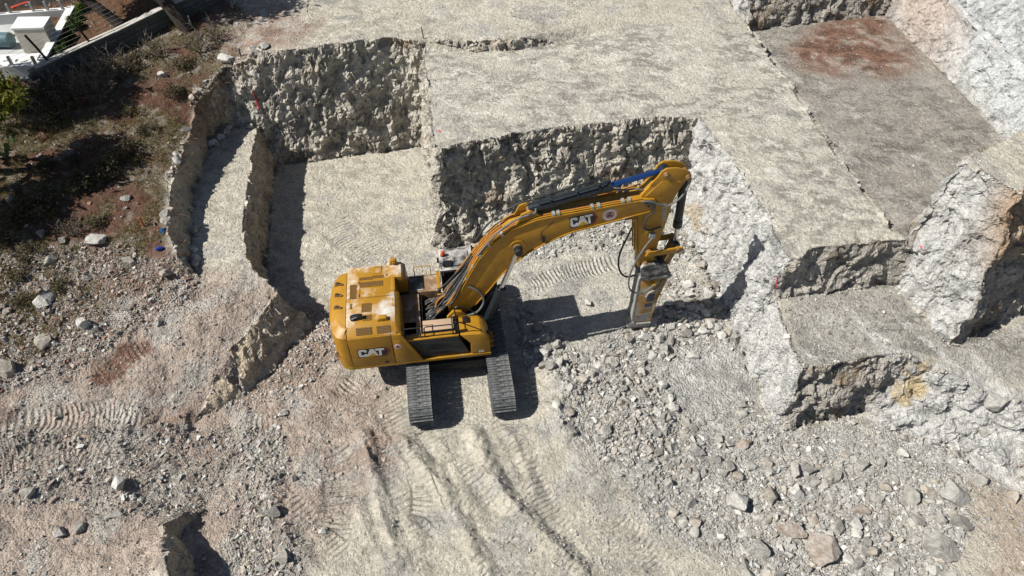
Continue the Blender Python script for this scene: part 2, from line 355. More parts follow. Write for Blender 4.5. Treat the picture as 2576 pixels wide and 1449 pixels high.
# near mound, bottom left
m_edge = TT((398,1325,0.9),(412,1360,1.2),(422,1400,1.35),(428,1449,1.4),(440,1540,1.45))
m_foot = [(m_edge[0][0] + 0.35, m_edge[0][1] + 0.1, 0.15)] + [(p[0] + 0.5, p[1] - 0.05, 0.0) for p in m_edge[1:]]
LINES += [m_edge, m_foot]
# grey floor, its small step, the wall behind it and the tall white wall at the right
crack_t = [(11.05,31.6,5.02)] + TT((1960,175,4.9),(2030,275,4.85),(2100,378,4.78),(2170,480,4.7),(2225,560,4.62)) + [(12.85,17.6,4.55)]
crack_b = [(p[0] + 0.22, p[1] + 0.03, p[2] - 0.30) for p in crack_t]
crack_b[-1] = (13.0, 17.65, 4.45)
far_base = [(11.3,31.75,4.8),(14.5,32.4,4.8),(18.3,33.3,4.85)]
far_top = [(10.9,32.4,6.6),(14.5,32.95,6.9),(18.0,33.9,7.2)]
far_side = [(10.75,32.5,5.25),(10.6,36.0,5.4),(10.5,46,5.6)]
k_base = [(18.3,33.3,4.85),(18.6,29.0,4.8),(18.85,25.5,4.75),(18.95,22.0,4.7)]
k_mid = [(18.9,34.2,6.8),(19.35,29.2,6.6),(19.65,25.6,6.4),(19.95,22.5,6.4)]
k_mid2 = [(p[0] + 0.25, p[1] + 0.1, p[2] + 0.15) for p in k_mid]
k_top = [(p[0] + 1.9, p[1] + 0.3, p[2] + 4.5) for p in k_mid]
j_base = [(13.3,16.95,2.6),(13.75,15.6,2.55),(14.2,14.25,2.5)]
j_sbase = [(14.2,14.25,2.5),(15.72,15.05,2.45),(17.37,15.8,2.45),(20.8,17.2,2.45)]
j_west = [(13.7,17.45,7.5),(14.05,16.7,7.5),(14.5,15.95,7.5)]
j_south = [(14.5,15.95,7.5),(16.2,16.7,7.6),(18.5,17.7,7.6),(21.5,19.0,7.6)]
j_north = [(13.7,17.45,7.5),(14.7,18.1,7.5),(15.8,18.75,7.5),(17.6,20.0,7.5),(19.7,21.7,7.5)]
j_nbase = [(13.25,17.25,4.5),(13.4,17.75,4.52),(14.5,18.45,4.55),(15.6,19.1,4.6),(17.4,20.4,4.65),(18.95,22.0,4.7)]
j_corner = [(14.2,14.25,2.5),(14.32,14.75,4.6),(14.5,15.95,7.5)]
LINES += [crack_t, crack_b, far_base, far_top, far_side, k_base, k_mid, k_mid2, k_top, j_base, j_sbase, j_west, j_south, j_north, j_nbase, j_corner]
# rough white rock running down at the right
s_top = [(12.6,13.85,2.6)] + TT((2395,948,2.35),(2490,985,2.2),(2560,1010,2.1)) + [(20.0,13.5,2.1)]
s_mid = TT((2330,985,1.5),(2420,1030,1.35),(2500,1062,1.3),(2590,1090,1.3))
s_bot = [(12.4,13.2,0.5)] + TT((2260,1080,0.3),(2350,1112,0.3),(2450,1135,0.3),(2540,1180,0.4)) + [(18.5,10.0,0.6)]
LINES += [s_top, s_mid, s_bot]
PTS = TT((760,650,0.1),(900,500,0.02),(1000,620,0),(1300,760,0),(1500,680,0.1),(1650,620,0.35),(1750,700,0.3),(1300,900,0),(1600,900,0.05),
         (1750,1000,0.1),(1450,960,0.25),(1000,1000,0),(900,1100,0.05),(1200,1200,0),(1600,1200,0),(2000,1250,0.1),(2300,1250,0.3),(2500,1300,0.6),(2560,1430,0.8),
         (1800,1400,0.05),(1400,1400,0),(1000,1400,0),(700,1300,0.05),(700,1000,0.12),(800,850,0.15),(620,1120,0.1),(450,1150,0.15),(520,1280,0.05),
         (300,1100,0.5),(120,1060,0.85),(250,980,1.0),(400,900,1.35),(520,800,1.65),(420,770,1.75),(300,850,1.5),(150,930,1.35),(30,1000,1.25),
         (60,1200,0.5),(200,1230,0.35),(330,1260,0.45),(150,1350,0.5),(300,1420,0.85),(60,1440,0.6),
         (380,700,2.15),(300,620,2.6),(360,520,3.0),(200,700,2.0),(80,780,1.9),(0,860,1.7),(120,620,2.5),(0,640,2.45),(230,500,3.0),(90,480,3.0),(0,450,3.1),
         (370,380,3.45),(280,360,3.5),(150,360,3.6),(400,270,3.9),(300,260,4.0),(200,260,4.0),(470,190,4.35),(380,190,4.4),(550,120,4.95),(480,130,4.75),(640,70,5.3),(600,40,5.35),
         (900,40,5.45),(1200,30,5.45),(1500,20,5.45),(1750,30,5.35),(1800,90,5.15),(1300,220,4.9),(1600,200,4.95),(1850,300,4.85),(2050,500,4.7),(2000,580,4.55),
         (2100,150,4.75),(2200,300,4.65),(2350,350,4.6),(2280,500,4.5),(2120,830,2.62),(2200,800,2.6),(2480,900,2.42),(2570,850,2.42))
# stone wall foot line and the garden behind it
wall_foot = TT((60,238,4.05),(110,213,4.2),(175,181,4.35),(250,146,4.55),(325,111,4.75),(417,65,5.05),(500,25,5.3),(560,-5,5.45))
garden = [(p[0] - 0.35, p[1] + 0.75, p[2] + 0.35) for p in wall_foot]
LINES += [wall_foot, garden]
PTS += [(-24,36,4.7),(-21,40,5.0),(-26,42,4.7),(-17,43,5.5),(-32,34,4.0),(-32,44,4.6)]
# outside the photograph
PTS += [(-22,16,2.5),(-26,22,3.2),(-20,8,1.0),(-14,4,0.7),(-8,4,0.4),(0,5,0.0),(8,5,0.2),(15,6,0.8),(22,9,2.0),(26,14,3.2),
        (-60,5,0.5),(-60,30,3.0),(-60,70,5.5),(-25,70,6.5),(0,60,6.6),(0,42,5.7),(7,45,5.7),(-8,44,5.7),(10.4,70,7),(14,45,8),(14,70,9),(30,70,12),(60,70,13),
        (24,34,11.3),(28,24,11.2),(30,18,10.5),(28,16.5,7.2),(60,25,13),(60,0,4),(25,-4,1),(0,-10,0),(-25,-8,0),(-60,-40,0),(0,-60,0),(60,-60,2)]
PTS += [(-300,-250,-2),(300,-250,-2),(300,300,14),(-300,300,6),(0,300,10),(-300,0,-1),(300,0,8),(0,-250,-2)]

cv, ce, cz = [], [], []
def addp(p):
    for i in range(len(cv) - 1, -1, -1):
        if abs(cv[i][0] - p[0]) < 1e-4 and abs(cv[i][1] - p[1]) < 1e-4: return i
    cv.append(Vector((p[0], p[1]))); cz.append(p[2]); return len(cv) - 1
for L_ in LINES:
    ids = [addp(p) for p in L_]
    ce += [(a, b) for a, b in zip(ids[:-1], ids[1:]) if a != b]
for p in PTS: addp(p)
ov, oe, of, ovi, oei, ofi = delaunay_2d_cdt(cv, ce, [], 0, 1e-5)
TZ = np.zeros(len(ov)); nbad = 0
for i, o in enumerate(ovi):
    if o: TZ[i] = cz[o[0]]
    else:
        d = sorted((( ov[i] - cv[k]).length, k) for k in range(len(cv)))[:2]
        TZ[i] = (cz[d[0][1]] * d[1][0] + cz[d[1][1]] * d[0][0]) / (d[0][0] + d[1][0]); nbad += 1
        print('crossing at', ov[i], TZ[i])
V = np.array([(v.x, v.y, z) for v, z in zip(ov, TZ)]); F = np.array([f for f in of if len(f) == 3], np.int64)
print('tin', len(V), len(F), 'crossings', nbad)
nF = np.cross(V[F[:, 1]] - V[F[:, 0]], V[F[:, 2]] - V[F[:, 0]]); F[nF[:, 2] < 0] = F[nF[:, 2] < 0][:, ::-1]
nF = np.cross(V[F[:, 1]] - V[F[:, 0]], V[F[:, 2]] - V[F[:, 0]]); nF /= np.linalg.norm(nF, axis=1)[:, None]
steep_t = nF[:, 2] < 0.62
TINV, TINF = V.copy(), F.copy()

def target_len(P):
    x, y = P[:, 0], P[:, 1]
    o = 0.105 + 0.0 * x
    o = np.where(y > 27, 0.15, o); o = np.where(y > 33, 0.24, o)
    half = np.maximum(12.5, 0.78 * (y + 11)); ex = np.maximum(0, np.abs(x) - half); ey = np.maximum(0, 7.0 - y) + np.maximum(0, y - 42)
    return o + 0.22 * (ex + ey)
Z = np.arange(len(F)) * 0                    # 1 = rock face
Z[steep_t] = 1
for it in range(22):
    E_ = np.sort(np.concatenate([F[:, [0, 1]], F[:, [1, 2]], F[:, [2, 0]]]), axis=1)
    key = E_[:, 0] * len(V) + E_[:, 1]; uq, first, inv = np.unique(key, return_index=True, return_inverse=True)
    UE = E_[first]; ln = np.linalg.norm(V[UE[:, 0]] - V[UE[:, 1]], axis=1); mid = (V[UE[:, 0]] + V[UE[:, 1]]) / 2
    stp = np.bincount(inv, np.tile(Z, 3), len(UE)) > 0
    longe = ln > target_len(mid) * np.where(stp, 0.72, 1.0)
    if not longe.any(): break
    idx = np.full(len(UE), -1, np.int64); idx[longe] = len(V) + np.arange(longe.sum()); V = np.concatenate([V, mid[longe]])
    n = len(F); m = np.stack([idx[inv[:n]], idx[inv[n:2*n]], idx[inv[2*n:]]], 1); cnt = (m >= 0).sum(1)
    out, oz = [F[cnt == 0]], [Z[cnt == 0]]
    s3 = cnt == 3; a, b, c = F[s3].T; p, q, r = m[s3].T
    for tri in ((a, p, r), (p, b, q), (r, q, c), (p, q, r)): out.append(np.stack(tri, 1)); oz.append(Z[s3])
    for k in range(3):
        s1 = (cnt == 1) & (m[:, k] >= 0); a, b, c = F[s1][:, k], F[s1][:, (k+1) % 3], F[s1][:, (k+2) % 3]; p = m[s1][:, k]
        out += [np.stack((a, p, c), 1), np.stack((p, b, c), 1)]; oz += [Z[s1], Z[s1]]
        s2 = (cnt == 2) & (m[:, k] < 0); a, b, c = F[s2][:, k], F[s2][:, (k+1) % 3], F[s2][:, (k+2) % 3]; q = m[s2][:, (k+1) % 3]; r = m[s2][:, (k+2) % 3]
        out += [np.stack((q, c, r), 1), np.stack((a, b, q), 1), np.stack((a, q, r), 1)]; oz += [Z[s2]] * 3
    F = np.concatenate(out); Z = np.concatenate(oz)
print('terrain', len(V), len(F), it)

def vnormals(V, F):
    fn = np.cross(V[F[:, 1]] - V[F[:, 0]], V[F[:, 2]] - V[F[:, 0]]); N_ = np.zeros_like(V)
    for k in range(3):
        for d in range(3): N_[:, d] += np.bincount(F[:, k], fn[:, d], len(V))
    return N_ / np.maximum(1e-9, np.linalg.norm(N_, axis=1))[:, None]
VN = vnormals(V, F); X, Y = V[:, 0].copy(), V[:, 1].copy(); V0 = V.copy()
near_n = np.bincount(F.ravel(), np.repeat(Z, 3), len(V)) / np.maximum(1, np.bincount(F.ravel(), minlength=len(V)))   # share of rock face around a vertex

WARP = {}
def poly_mask(px, feather=0.6, nz=0.0, freq=0.6, seed=5):
    """soft mask of a region on the ground; px are (u, v, z) sight lines"""
    P = np.array([T(*p)[:2] for p in px]); n = len(P); ins = np.zeros(len(X), bool); d2 = np.full(len(X), 1e9)
    xx, yy = X, Y
    if nz:
        wk = 0 if freq < 0.9 else 1
        if wk not in WARP:
            Q = np.stack([X, Y, np.zeros_like(X)], 1); WARP[wk] = (fbm(Q, (0.55, 1.3)[wk], 3, 5), fbm(Q, (0.55, 1.3)[wk], 3, 14))
        xx = X + nz * WARP[wk][0]; yy = Y + nz * WARP[wk][1]
    for i in range(n):
        a, b = P[i], P[(i + 1) % n]
        c = ((a[1] > yy) != (b[1] > yy)) & (xx < (b[0] - a[0]) * (yy - a[1]) / (b[1] - a[1] + 1e-12) + a[0]); ins ^= c
        ab = b - a; t = np.clip(((xx - a[0]) * ab[0] + (yy - a[1]) * ab[1]) / (ab @ ab), 0, 1)
        d2 = np.minimum(d2, (xx - a[0] - t * ab[0])**2 + (yy - a[1] - t * ab[1])**2)
    sd_ = np.where(ins, 1, -1) * np.sqrt(d2)
    return smooth(sd_, -feather, feather)
def line_dist(px):
    """distance to a line on the ground, length along it and side"""
    P = np.array([T(*p)[:2] for p in px]); best = np.full(len(X), 1e9); s_at = np.zeros(len(X)); side = np.zeros(len(X)); acc = 0
    for a, b in zip(P[:-1], P[1:]):
        ab = b - a; L2 = np.hypot(*ab); t = np.clip(((X - a[0]) * ab[0] + (Y - a[1]) * ab[1]) / (L2 * L2), 0, 1)
        d = np.hypot(X - a[0] - t * ab[0], Y - a[1] - t * ab[1]); k = d < best
        best[k] = d[k]; s_at[k] = acc + t[k] * L2; side[k] = np.sign(ab[0] * (Y - a[1]) - ab[1] * (X - a[0]))[k]; acc += L2
    return best, s_at, side, acc

HILL = poly_mask([(-900,-300,4.5),(560,-60,5.4),(640,60,5.3),(620,140,5.1),(505,250,3.8),(460,365,3.3),(430,450,3.1),(428,590,2.9),(440,640,2.7),(400,730,2.0),(250,800,1.7),(120,900,1.5),(-60,960,1.4),(-900,1000,1.4)], 0.35, 0.7, 0.7, 11)
RUBL = poly_mask([(440,640,2.7),(500,690,2.0),(480,760,1.8),(340,840,1.5),(130,960,1.3),(-300,1050,1.2),(-300,700,2.4),(100,640,2.4),(300,620,2.6)], 0.6, 0.8, 0.6, 15)
PINK = poly_mask([(-200,960,1.3),(140,920,1.4),(330,800,1.6),(470,690,1.9),(660,690,1.9),(720,740,1.0),(830,770,0.1),(850,900,0),(1000,960,0),(940,1060,0),(1000,1180,0),(860,1300,0),(640,1500,0),(-200,1550,0.4)], 1.0, 1.2, 0.4, 21)
REDP = poly_mask([(220,950,1.2),(300,870,1.4),(380,845,1.5),(395,870,1.4),(330,930,1.2),(270,985,1.0)], 0.15, 0.25, 1.5, 23)
RUBR = poly_mask([(1370,890,0),(1560,840,0),(1850,760,0.2),(1900,900,0),(1990,1080,0),(2200,1050,0.4),(2420,1110,0.3),(2460,1180,0.4),(2400,1500,0.5),(1900,1500,0),(1400,1060,0)], 0.7, 1.0, 0.5, 25)
PITF = poly_mask([(1100,620,0),(1700,560,0),(1840,700,0.2),(1840,850,0),(1380,880,0),(1300,760,0)], 0.6, 0.6, 0.6, 27)
GREYL = poly_mask([(1895,60,4.9),(2235,25,4.9),(2545,345,4.7),(2480,375,4.7),(2425,398,4.65),(2310,605,4.5),(2260,590,4.5)], 0.12, 0.12, 1.5, 29)
REDL = poly_mask([(1990,110,4.8),(2080,60,4.8),(2230,30,4.8),(2330,165,4.8),(2290,185,4.8),(2150,165,4.8),(2020,165,4.8)], 0.9, 1.3, 0.7, 31)
TERA = poly_mask([(1062,130,5),(1400,100,5),(1900,40,5.1),(2262,600,4.5),(1960,645,4.4),(1757,288,4.8),(1095,375,4.8)], 0.3, 0.3, 1, 33)
BENH = poly_mask([(1960,745,2.6),(2250,712,2.6),(2395,865,2.5),(2600,800,2.4),(2600,960,2.3),(2290,893,2.6),(2020,930,2.6)], 0.25, 0.3, 1, 35)
DIRTR = poly_mask([(2440,1200,0.4),(2600,1120,0.6),(2700,1500,1),(2480,1500,0.8)], 0.8, 0.8, 0.7, 37)
GARD = poly_mask([(0,-120,4.8),(560,-60,5.5),(423,25,5.4),(127,168,4.6),(40,230,4.2),(-300,300,4)], 0.4)
OUT = smooth(np.maximum(np.abs(X) - 30, np.maximum(-Y - 0, Y - 45)), 0, 8)

# ---- relief
steep = np.clip(near_n, 0, 1); steepS = smooth(steep, 0.0, 0.7)
coarse = np.clip(0.25 + 0.9 * np.maximum(RUBR, RUBL) + 0.4 * PINK - 0.25 * np.maximum(TERA, GREYL), 0, 1)
NOI = {}
rf = fbm(V * np.array([1, 1, 0.55]), 1.15, 4, 40); rf2 = fbm(V * np.array([1, 1, 0.7]), 4.4, 2, 50, billow=True); rf3 = 0
big = np.where(X > 7.0, 0.72, 1.0) * np.where((X < -9.4) & (Y < 27.2), 0.5, 1.0) * np.where((X < -6.0) & (Y < 19.6), 0.5, 1.0)
gro = fbm(V * np.array([1, 1, 0.16]), 3.6, 3, 64); gro2 = fbm(V * np.array([0.8, 0.8, 1.5]), 3.4, 3, 66); 
rid = 0.5 - np.abs(fbm(V * np.array([1, 1, 0.6]), 6.0, 2, 68)) * 2
chip = smooth(fbm(V0, 1.5, 3, 69), 0.06, 0.32)
fac = np.zeros(len(V)); sk = np.where((steepS > 0.02) & (OUT < 0.5))[0]; warp_ = np.stack([rf, gro, gro2], 1)[sk] * 0.25
fac[sk] = 0.085 * cells(V[sk] * np.array([1, 1, 0.75]) + warp_, 1.7, 1) + 0.058 * cells(V[sk] + warp_ * 0.6, 3.9, 2)
disp = steepS * big * (0.09 * rf + 0.085 * gro + 0.04 * rid - 0.04 * rf2 + fac) - smooth(steep, 0.03, 0.4) * (0.9 - 0.4 * smooth(steep, 0.7, 1.0)) * 0.20 * chip
flat = 1 - steepS
Q2 = np.stack([X, Y, V[:, 2] * 0.3], 1)
b1 = fbm(Q2, 0.45, 3, 70); b2 = fbm(Q2, 2.2, 4, 75); b3 = fbm(Q2, 5.0, 2, 80, billow=True)
disp += flat * (0.07 * b1 + (0.018 + 0.05 * np.maximum(HILL, np.maximum(RUBL, RUBR)) + 0.06 * PINK) * b2 * 1.6 - (0.008 + 0.035 * coarse + 0.03 * HILL) * b3)
disp -= flat * TERA * (0.05 * b1)
disp += flat * RUBR * (0.10 * fbm(Q2, 0.9, 3, 85))
# rough rock at the right
ROUGH = poly_mask([(2290,895,2.5),(2400,930,2.4),(2600,990,2.2),(2700,1250,1),(2480,1220,0.5),(2200,1060,0.4),(2190,1010,0.4)], 0.4)
disp += ROUGH * (0.22 * fbm(V, 0.9, 4, 90, billow=True) + 0.1 * fbm(V, 2.6, 3, 95))
# windrows thrown up beside the tracks, and small heaps
dz = np.zeros(len(V))
RIDGES = [([(905,1070,0),(925,1140,0),(945,1230,0),(962,1310,0),(1000,1400,0),(1030,1480,0)],0.26,0.26),([(995,1080,0),(1040,1140,0),(1090,1200,0),(1132,1270,0),(1160,1330,0),(1200,1400,0),(1250,1480,0)],0.36,0.30),
          ([(1155,985,0),(1175,1055,0),(1203,1120,0),(1230,1190,0),(1270,1255,0),(1340,1330,0),(1420,1400,0),(1510,1480,0)],0.40,0.30),([(1250,1060,0),(1290,1110,0),(1330,1190,0),(1355,1290,0)],0.22,0.25),
          ([(880,1240,0),(910,1310,0),(960,1400,0),(990,1460,0)],0.2,0.25),([(1010,1280,0),(1050,1350,0),(1075,1430,0)],0.2,0.22),([(1140,1210,0),(1190,1290,0),(1240,1330,0)],0.15,0.2),
          ([(640,1180,0.1),(690,1260,0.1),(720,1350,0.1),(760,1449,0.1)],0.22,0.4),([(1385,1010,0),(1420,1110,0),(1470,1190,0),(1560,1280,0)],0.2,0.35),
          ([(1395,900,0.1),(1405,960,0.1),(1440,1040,0.1)],0.40,0.6),([(1450,960,0.1),(1560,1030,0.1),(1690,1120,0.1)],0.30,0.8),([(1480,1080,0),(1600,1170,0),(1720,1230,0)],0.22,0.7),([(1880,1290,0.1),(2050,1350,0.1),(2250,1330,0.3)],0.22,0.7),([(0,1120,0.6),(180,1100,0.5),(400,1090,0.2),(560,1130,0.1)],0.2,0.35),([(0,1240,0.5),(170,1215,0.4),(360,1250,0.4)],0.25,0.4),
          ([(100,1330,0.5),(250,1310,0.5),(380,1330,0.6)],0.2,0.35),([(1330,850,0),(1440,880,0),(1580,850,0),(1800,800,0.1)],0.22,0.4),([(1700,610,0.3),(1760,680,0.3),(1800,740,0.3)],0.25,0.35),([(1180,618,0.1),(1400,590,0.2),(1650,575,0.3)],0.3,0.5)]
for px, h, w in RIDGES:
    d, s_, sd_, L_ = line_dist(px); fade = smooth(s_, 0, 0.5) * smooth(L_ - s_, 0, 1.0)
    wob = 0.72 + 0.2 * vnoise(np.stack([s_ * 1.1, sd_ * 0 + h * 50, d * 0], 1), 4) + 0.25 * b2 - 0.2 * b3; d = np.maximum(0, d + 0.05 * b2)
    dz += h * wob * fade * (0.85 * np.maximum(0, 1 - d / (w * np.where(sd_ > 0, 1.5, 1.05))) + 0.18 * np.exp(-(d / (w * 1.6))**2)) * flat
# grouser marks of the tracks
TN = fbm(Q2, 0.9, 3, 100)
tread = np.zeros(len(V)); phase = np.zeros(len(V))
PATHS = [([(1060,1060,0),(1085,1140,0),(1120,1220,0),(1170,1310,0),(1230,1420,0),(1280,1500,0)],0.45),([(1255,1035,0),(1290,1120,0),(1340,1210,0),(1400,1320,0),(1470,1449,0)],0.42),
         ([(960,1000,0),(1000,1060,0),(1060,1150,0),(1075,1250,0),(1060,1330,0)],0.6),([(860,1000,0),(900,960,0),(960,985,0)],0.5),([(0,1085,0.8),(150,1060,0.8),(300,1040,0.6),(440,1060,0.2)],0.55),
         ([(830,1120,0),(860,1200,0),(850,1290,0),(820,1360,0)],0.65),([(950,1120,0),(1000,1220,0),(1060,1340,0),(1120,1449,0)],0.45),([(1130,1080,0),(1180,1180,0),(1260,1300,0)],0.4),([(1330,720,0),(1420,690,0),(1560,660,0.1)],0.5),
         ([(240,960,1.2),(310,905,1.4),(380,860,1.5)],0.45),([(1540,1300,0),(1620,1380,0),(1680,1449,0)],0.5),([(700,1250,0),(780,1330,0),(860,1420,0)],0.55),([(0,1170,0.6),(200,1140,0.4),(420,1160,0.2)],0.5),([(830,560,0),(900,620,0),(960,660,0)],0.8),([(760,1000,0),(700,1060,0),(600,1080,0.1)],0.5)]
for k, (px, w) in enumerate(PATHS):
    d, s_, sd_, L_ = line_dist(px)
    wv = 0.5 * vnoise(np.stack([s_ * 0.7, d * 1.2 * sd_, s_ * 0 + k], 1), 8)
    mk = smooth(w - d, 0, 0.14) * smooth(s_, 0, 0.4) * smooth(L_ - s_, 0, 0.4) * np.clip(0.66 + 1.3 * TN, 0, 1) * flat
    up = mk > tread; tread[up] = mk[up]; phase[up] = (2 * math.pi * (s_ + wv * 0.28) / 0.165)[up]
    dz -= 0.05 * smooth(w - d, 0, 0.2) * flat * smooth(s_, 0, 0.5) * smooth(L_ - s_, 0, 0.5)
keep = 1 - np.clip(OUT, 0, 1)
V = V + VN * (disp * keep)[:, None]; V[:, 2] += dz * keep
wob = 0.22 * smooth(steep, 0.0, 0.35) + 0.02
V[:, 0] += wob * fbm(V0, 1.3, 3, 110) * keep; V[:, 1] += wob * fbm(V0, 1.3, 3, 120) * keep
# under the tracks the floor is pressed flat
Cx, Cy, YAW = -2.08, 16.25, R(8)
lu = (X - Cx) * math.cos(YAW) + (Y - Cy) * math.sin(YAW); lv = -(X - Cx) * math.sin(YAW) + (Y - Cy) * math.cos(YAW)
pad = smooth(2.6 - np.abs(lu), 0, 0.7) * smooth(3.7 - np.abs(lv + 0.25), 0, 0.7) * (V[:, 2] < 1.5)
V[:, 2] = V[:, 2] * (1 - pad) + pad * (np.minimum(V[:, 2], 0.0) * 0.3 - 0.02)
for (wu, wv_) in ((1.37, 0.5), (-1.37, 0.5)):
    trk = smooth(wv_ - np.abs(lu - wu), 0, 0.15) * smooth(2.9 - np.abs(lv + 0.27), 0, 0.3); V[:, 2] = V[:, 2] * (1 - trk) + trk * 0.0

# ---- colour of the ground itself
def C3(*c): return np.array(c)[None, :]
def mixc(a, b, t): return a + (b - a) * t[:, None]
n1 = fbm(Q2, 0.35, 4, 130); n2 = fbm(Q2, 1.1, 4, 140); n3 = fbm(Q2, 3.0, 3, 150)
# streaks scraped along the terrace
ca, sa = math.cos(R(-25)), math.sin(R(-25)); st = fbm(np.stack([(X * ca + Y * sa) * 0.35, (-X * sa + Y * ca) * 1.7, 0 * X], 1), 1.0, 4, 160)
st2 = fbm(np.stack([(X * math.cos(R(-60)) + Y * math.sin(R(-60))) * 0.4, (-X * math.sin(R(-60)) + Y * math.cos(R(-60))) * 2.0, 0 * X], 1), 1.0, 4, 165)
base = np.repeat(C3(0.52, 0.485, 0.405), len(V), 0)
base = mixc(base, C3(0.40, 0.39, 0.365), smooth(n2 + 0.5 * n1, 0.05, 0.5) * 0.75)
base = mixc(base, C3(0.60, 0.565, 0.485), smooth(n3, 0.1, 0.5) * 0.4)
base = mixc(base, mixc(mixc(np.repeat(C3(0.42, 0.348, 0.292), len(V), 0), C3(0.44, 0.415, 0.37), smooth(n2 + n1, -0.1, 0.45)), C3(0.33, 0.235, 0.185), smooth(n1 - 0.4 * n3, 0.15, 0.5) * 0.7), PINK)
LSL = poly_mask([(690,740,1),(800,760,0),(850,790,0),(850,890,0),(760,960,0.1),(600,1010,0.1),(520,1030,0.1),(600,920,0.6),(670,820,1)], 0.5, 0.6, 0.6, 24); base = mixc(base, C3(0.33, 0.225, 0.17), LSL * 0.75)
base = mixc(base, C3(0.23, 0.125, 0.085), REDP * 0.9)
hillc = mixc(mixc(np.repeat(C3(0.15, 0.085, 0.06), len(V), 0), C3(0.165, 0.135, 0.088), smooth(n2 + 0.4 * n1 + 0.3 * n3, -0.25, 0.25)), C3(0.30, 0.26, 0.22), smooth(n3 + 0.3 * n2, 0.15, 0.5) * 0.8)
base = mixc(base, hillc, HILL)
base = mixc(base, mixc(np.repeat(C3(0.33, 0.25, 0.20), len(V), 0), C3(0.45, 0.42, 0.38), smooth(n2, -0.2, 0.3)), RUBL * 0.75)
base = mixc(base, mixc(np.repeat(C3(0.43, 0.425, 0.40), len(V), 0), C3(0.56, 0.555, 0.53), smooth(n2, 0, 0.4)), RUBR)
base = mixc(base, mixc(np.repeat(C3(0.49, 0.475, 0.42), len(V), 0), C3(0.36, 0.355, 0.34), smooth(n2 + 0.4 * n3, 0.0, 0.4)), PITF * 0.8)
mot = 0.55 * st + 0.5 * n2 + 0.55 * n3 + 0.25 * n1
tc_ = mixc(mixc(np.repeat(C3(0.515, 0.49, 0.42), len(V), 0), C3(0.30, 0.295, 0.275), smooth(mot, 0.1, 0.6) * 0.6), C3(0.60, 0.575, 0.505), smooth(0.6 * st2 + 0.5 * n3 - 0.3 * n1, 0.05, 0.45) * 0.7)
base = mixc(base, tc_, TERA)
lc = mixc(mixc(np.repeat(C3(0.35, 0.325, 0.285), len(V), 0), C3(0.27, 0.26, 0.24), smooth(st2 + 0.3 * n2, 0.0, 0.4)), C3(0.50, 0.475, 0.425), smooth(st2 + 0.3 * n3, 0.15, 0.5) * 0.8)
base = mixc(base, lc, GREYL)
base = mixc(base, mixc(np.repeat(C3(0.225, 0.12, 0.08), len(V), 0), C3(0.36, 0.29, 0.24), smooth(n2 + 0.6 * n3, 0.0, 0.45)), REDL * 0.9)
base = mixc(base, mixc(np.repeat(C3(0.39, 0.375, 0.335), len(V), 0), C3(0.58, 0.57, 0.535), smooth(st2 + 0.4 * n2, 0.05, 0.4)), BENH)
base = mixc(base, mixc(np.repeat(C3(0.44, 0.37, 0.29), len(V), 0), C3(0.58, 0.50, 0.38), smooth(n2, 0.1, 0.4)), DIRTR * 0.85)
REDE = poly_mask([(540,10,5.4),(700,20,5.4),(770,70,5.4),(740,118,5.4),(640,140,5.1),(560,150,4.8)], 1.0, 1.0, 0.6, 55); base = mixc(base, mixc(np.repeat(C3(0.30, 0.205, 0.16), len(V), 0), C3(0.42, 0.38, 0.33), smooth(n2 + 0.5 * n3, -0.1, 0.35)), REDE * 0.85)
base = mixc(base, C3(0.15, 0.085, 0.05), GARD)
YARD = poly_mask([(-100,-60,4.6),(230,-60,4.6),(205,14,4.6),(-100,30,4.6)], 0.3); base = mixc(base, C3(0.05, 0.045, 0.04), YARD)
# rock faces: sunlit west sides painted paler, shaded south sides painted darker grey, rust seams
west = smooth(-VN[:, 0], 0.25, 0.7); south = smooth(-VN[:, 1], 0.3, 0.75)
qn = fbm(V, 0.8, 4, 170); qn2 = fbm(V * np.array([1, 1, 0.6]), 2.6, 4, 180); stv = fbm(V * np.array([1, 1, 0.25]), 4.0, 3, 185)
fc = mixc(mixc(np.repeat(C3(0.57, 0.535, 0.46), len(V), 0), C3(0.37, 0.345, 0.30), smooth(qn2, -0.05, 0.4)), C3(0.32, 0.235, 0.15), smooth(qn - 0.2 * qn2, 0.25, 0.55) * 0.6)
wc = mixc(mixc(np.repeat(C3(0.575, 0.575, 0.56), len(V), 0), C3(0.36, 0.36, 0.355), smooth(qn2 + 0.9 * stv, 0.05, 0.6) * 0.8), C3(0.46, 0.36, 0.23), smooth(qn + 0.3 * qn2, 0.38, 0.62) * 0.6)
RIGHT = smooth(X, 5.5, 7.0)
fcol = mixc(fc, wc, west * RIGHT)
leftbank = smooth(-X, 8.0, 9.5) * smooth(VN[:, 0], 0.2, 0.5)  # east-facing bank faces: bounced light put into a brighter tan
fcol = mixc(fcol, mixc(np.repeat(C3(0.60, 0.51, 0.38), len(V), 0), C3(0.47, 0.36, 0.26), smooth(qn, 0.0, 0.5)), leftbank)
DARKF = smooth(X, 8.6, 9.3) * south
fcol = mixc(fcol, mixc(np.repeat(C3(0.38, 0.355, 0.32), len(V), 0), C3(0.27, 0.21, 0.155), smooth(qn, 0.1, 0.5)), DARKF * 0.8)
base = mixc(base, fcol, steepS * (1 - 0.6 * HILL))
base = mixc(base, wc, ROUGH * 0.85); base = mixc(base, C3(0.50, 0.40, 0.22), ROUGH * smooth(qn, 0.25, 0.5) * 0.7)
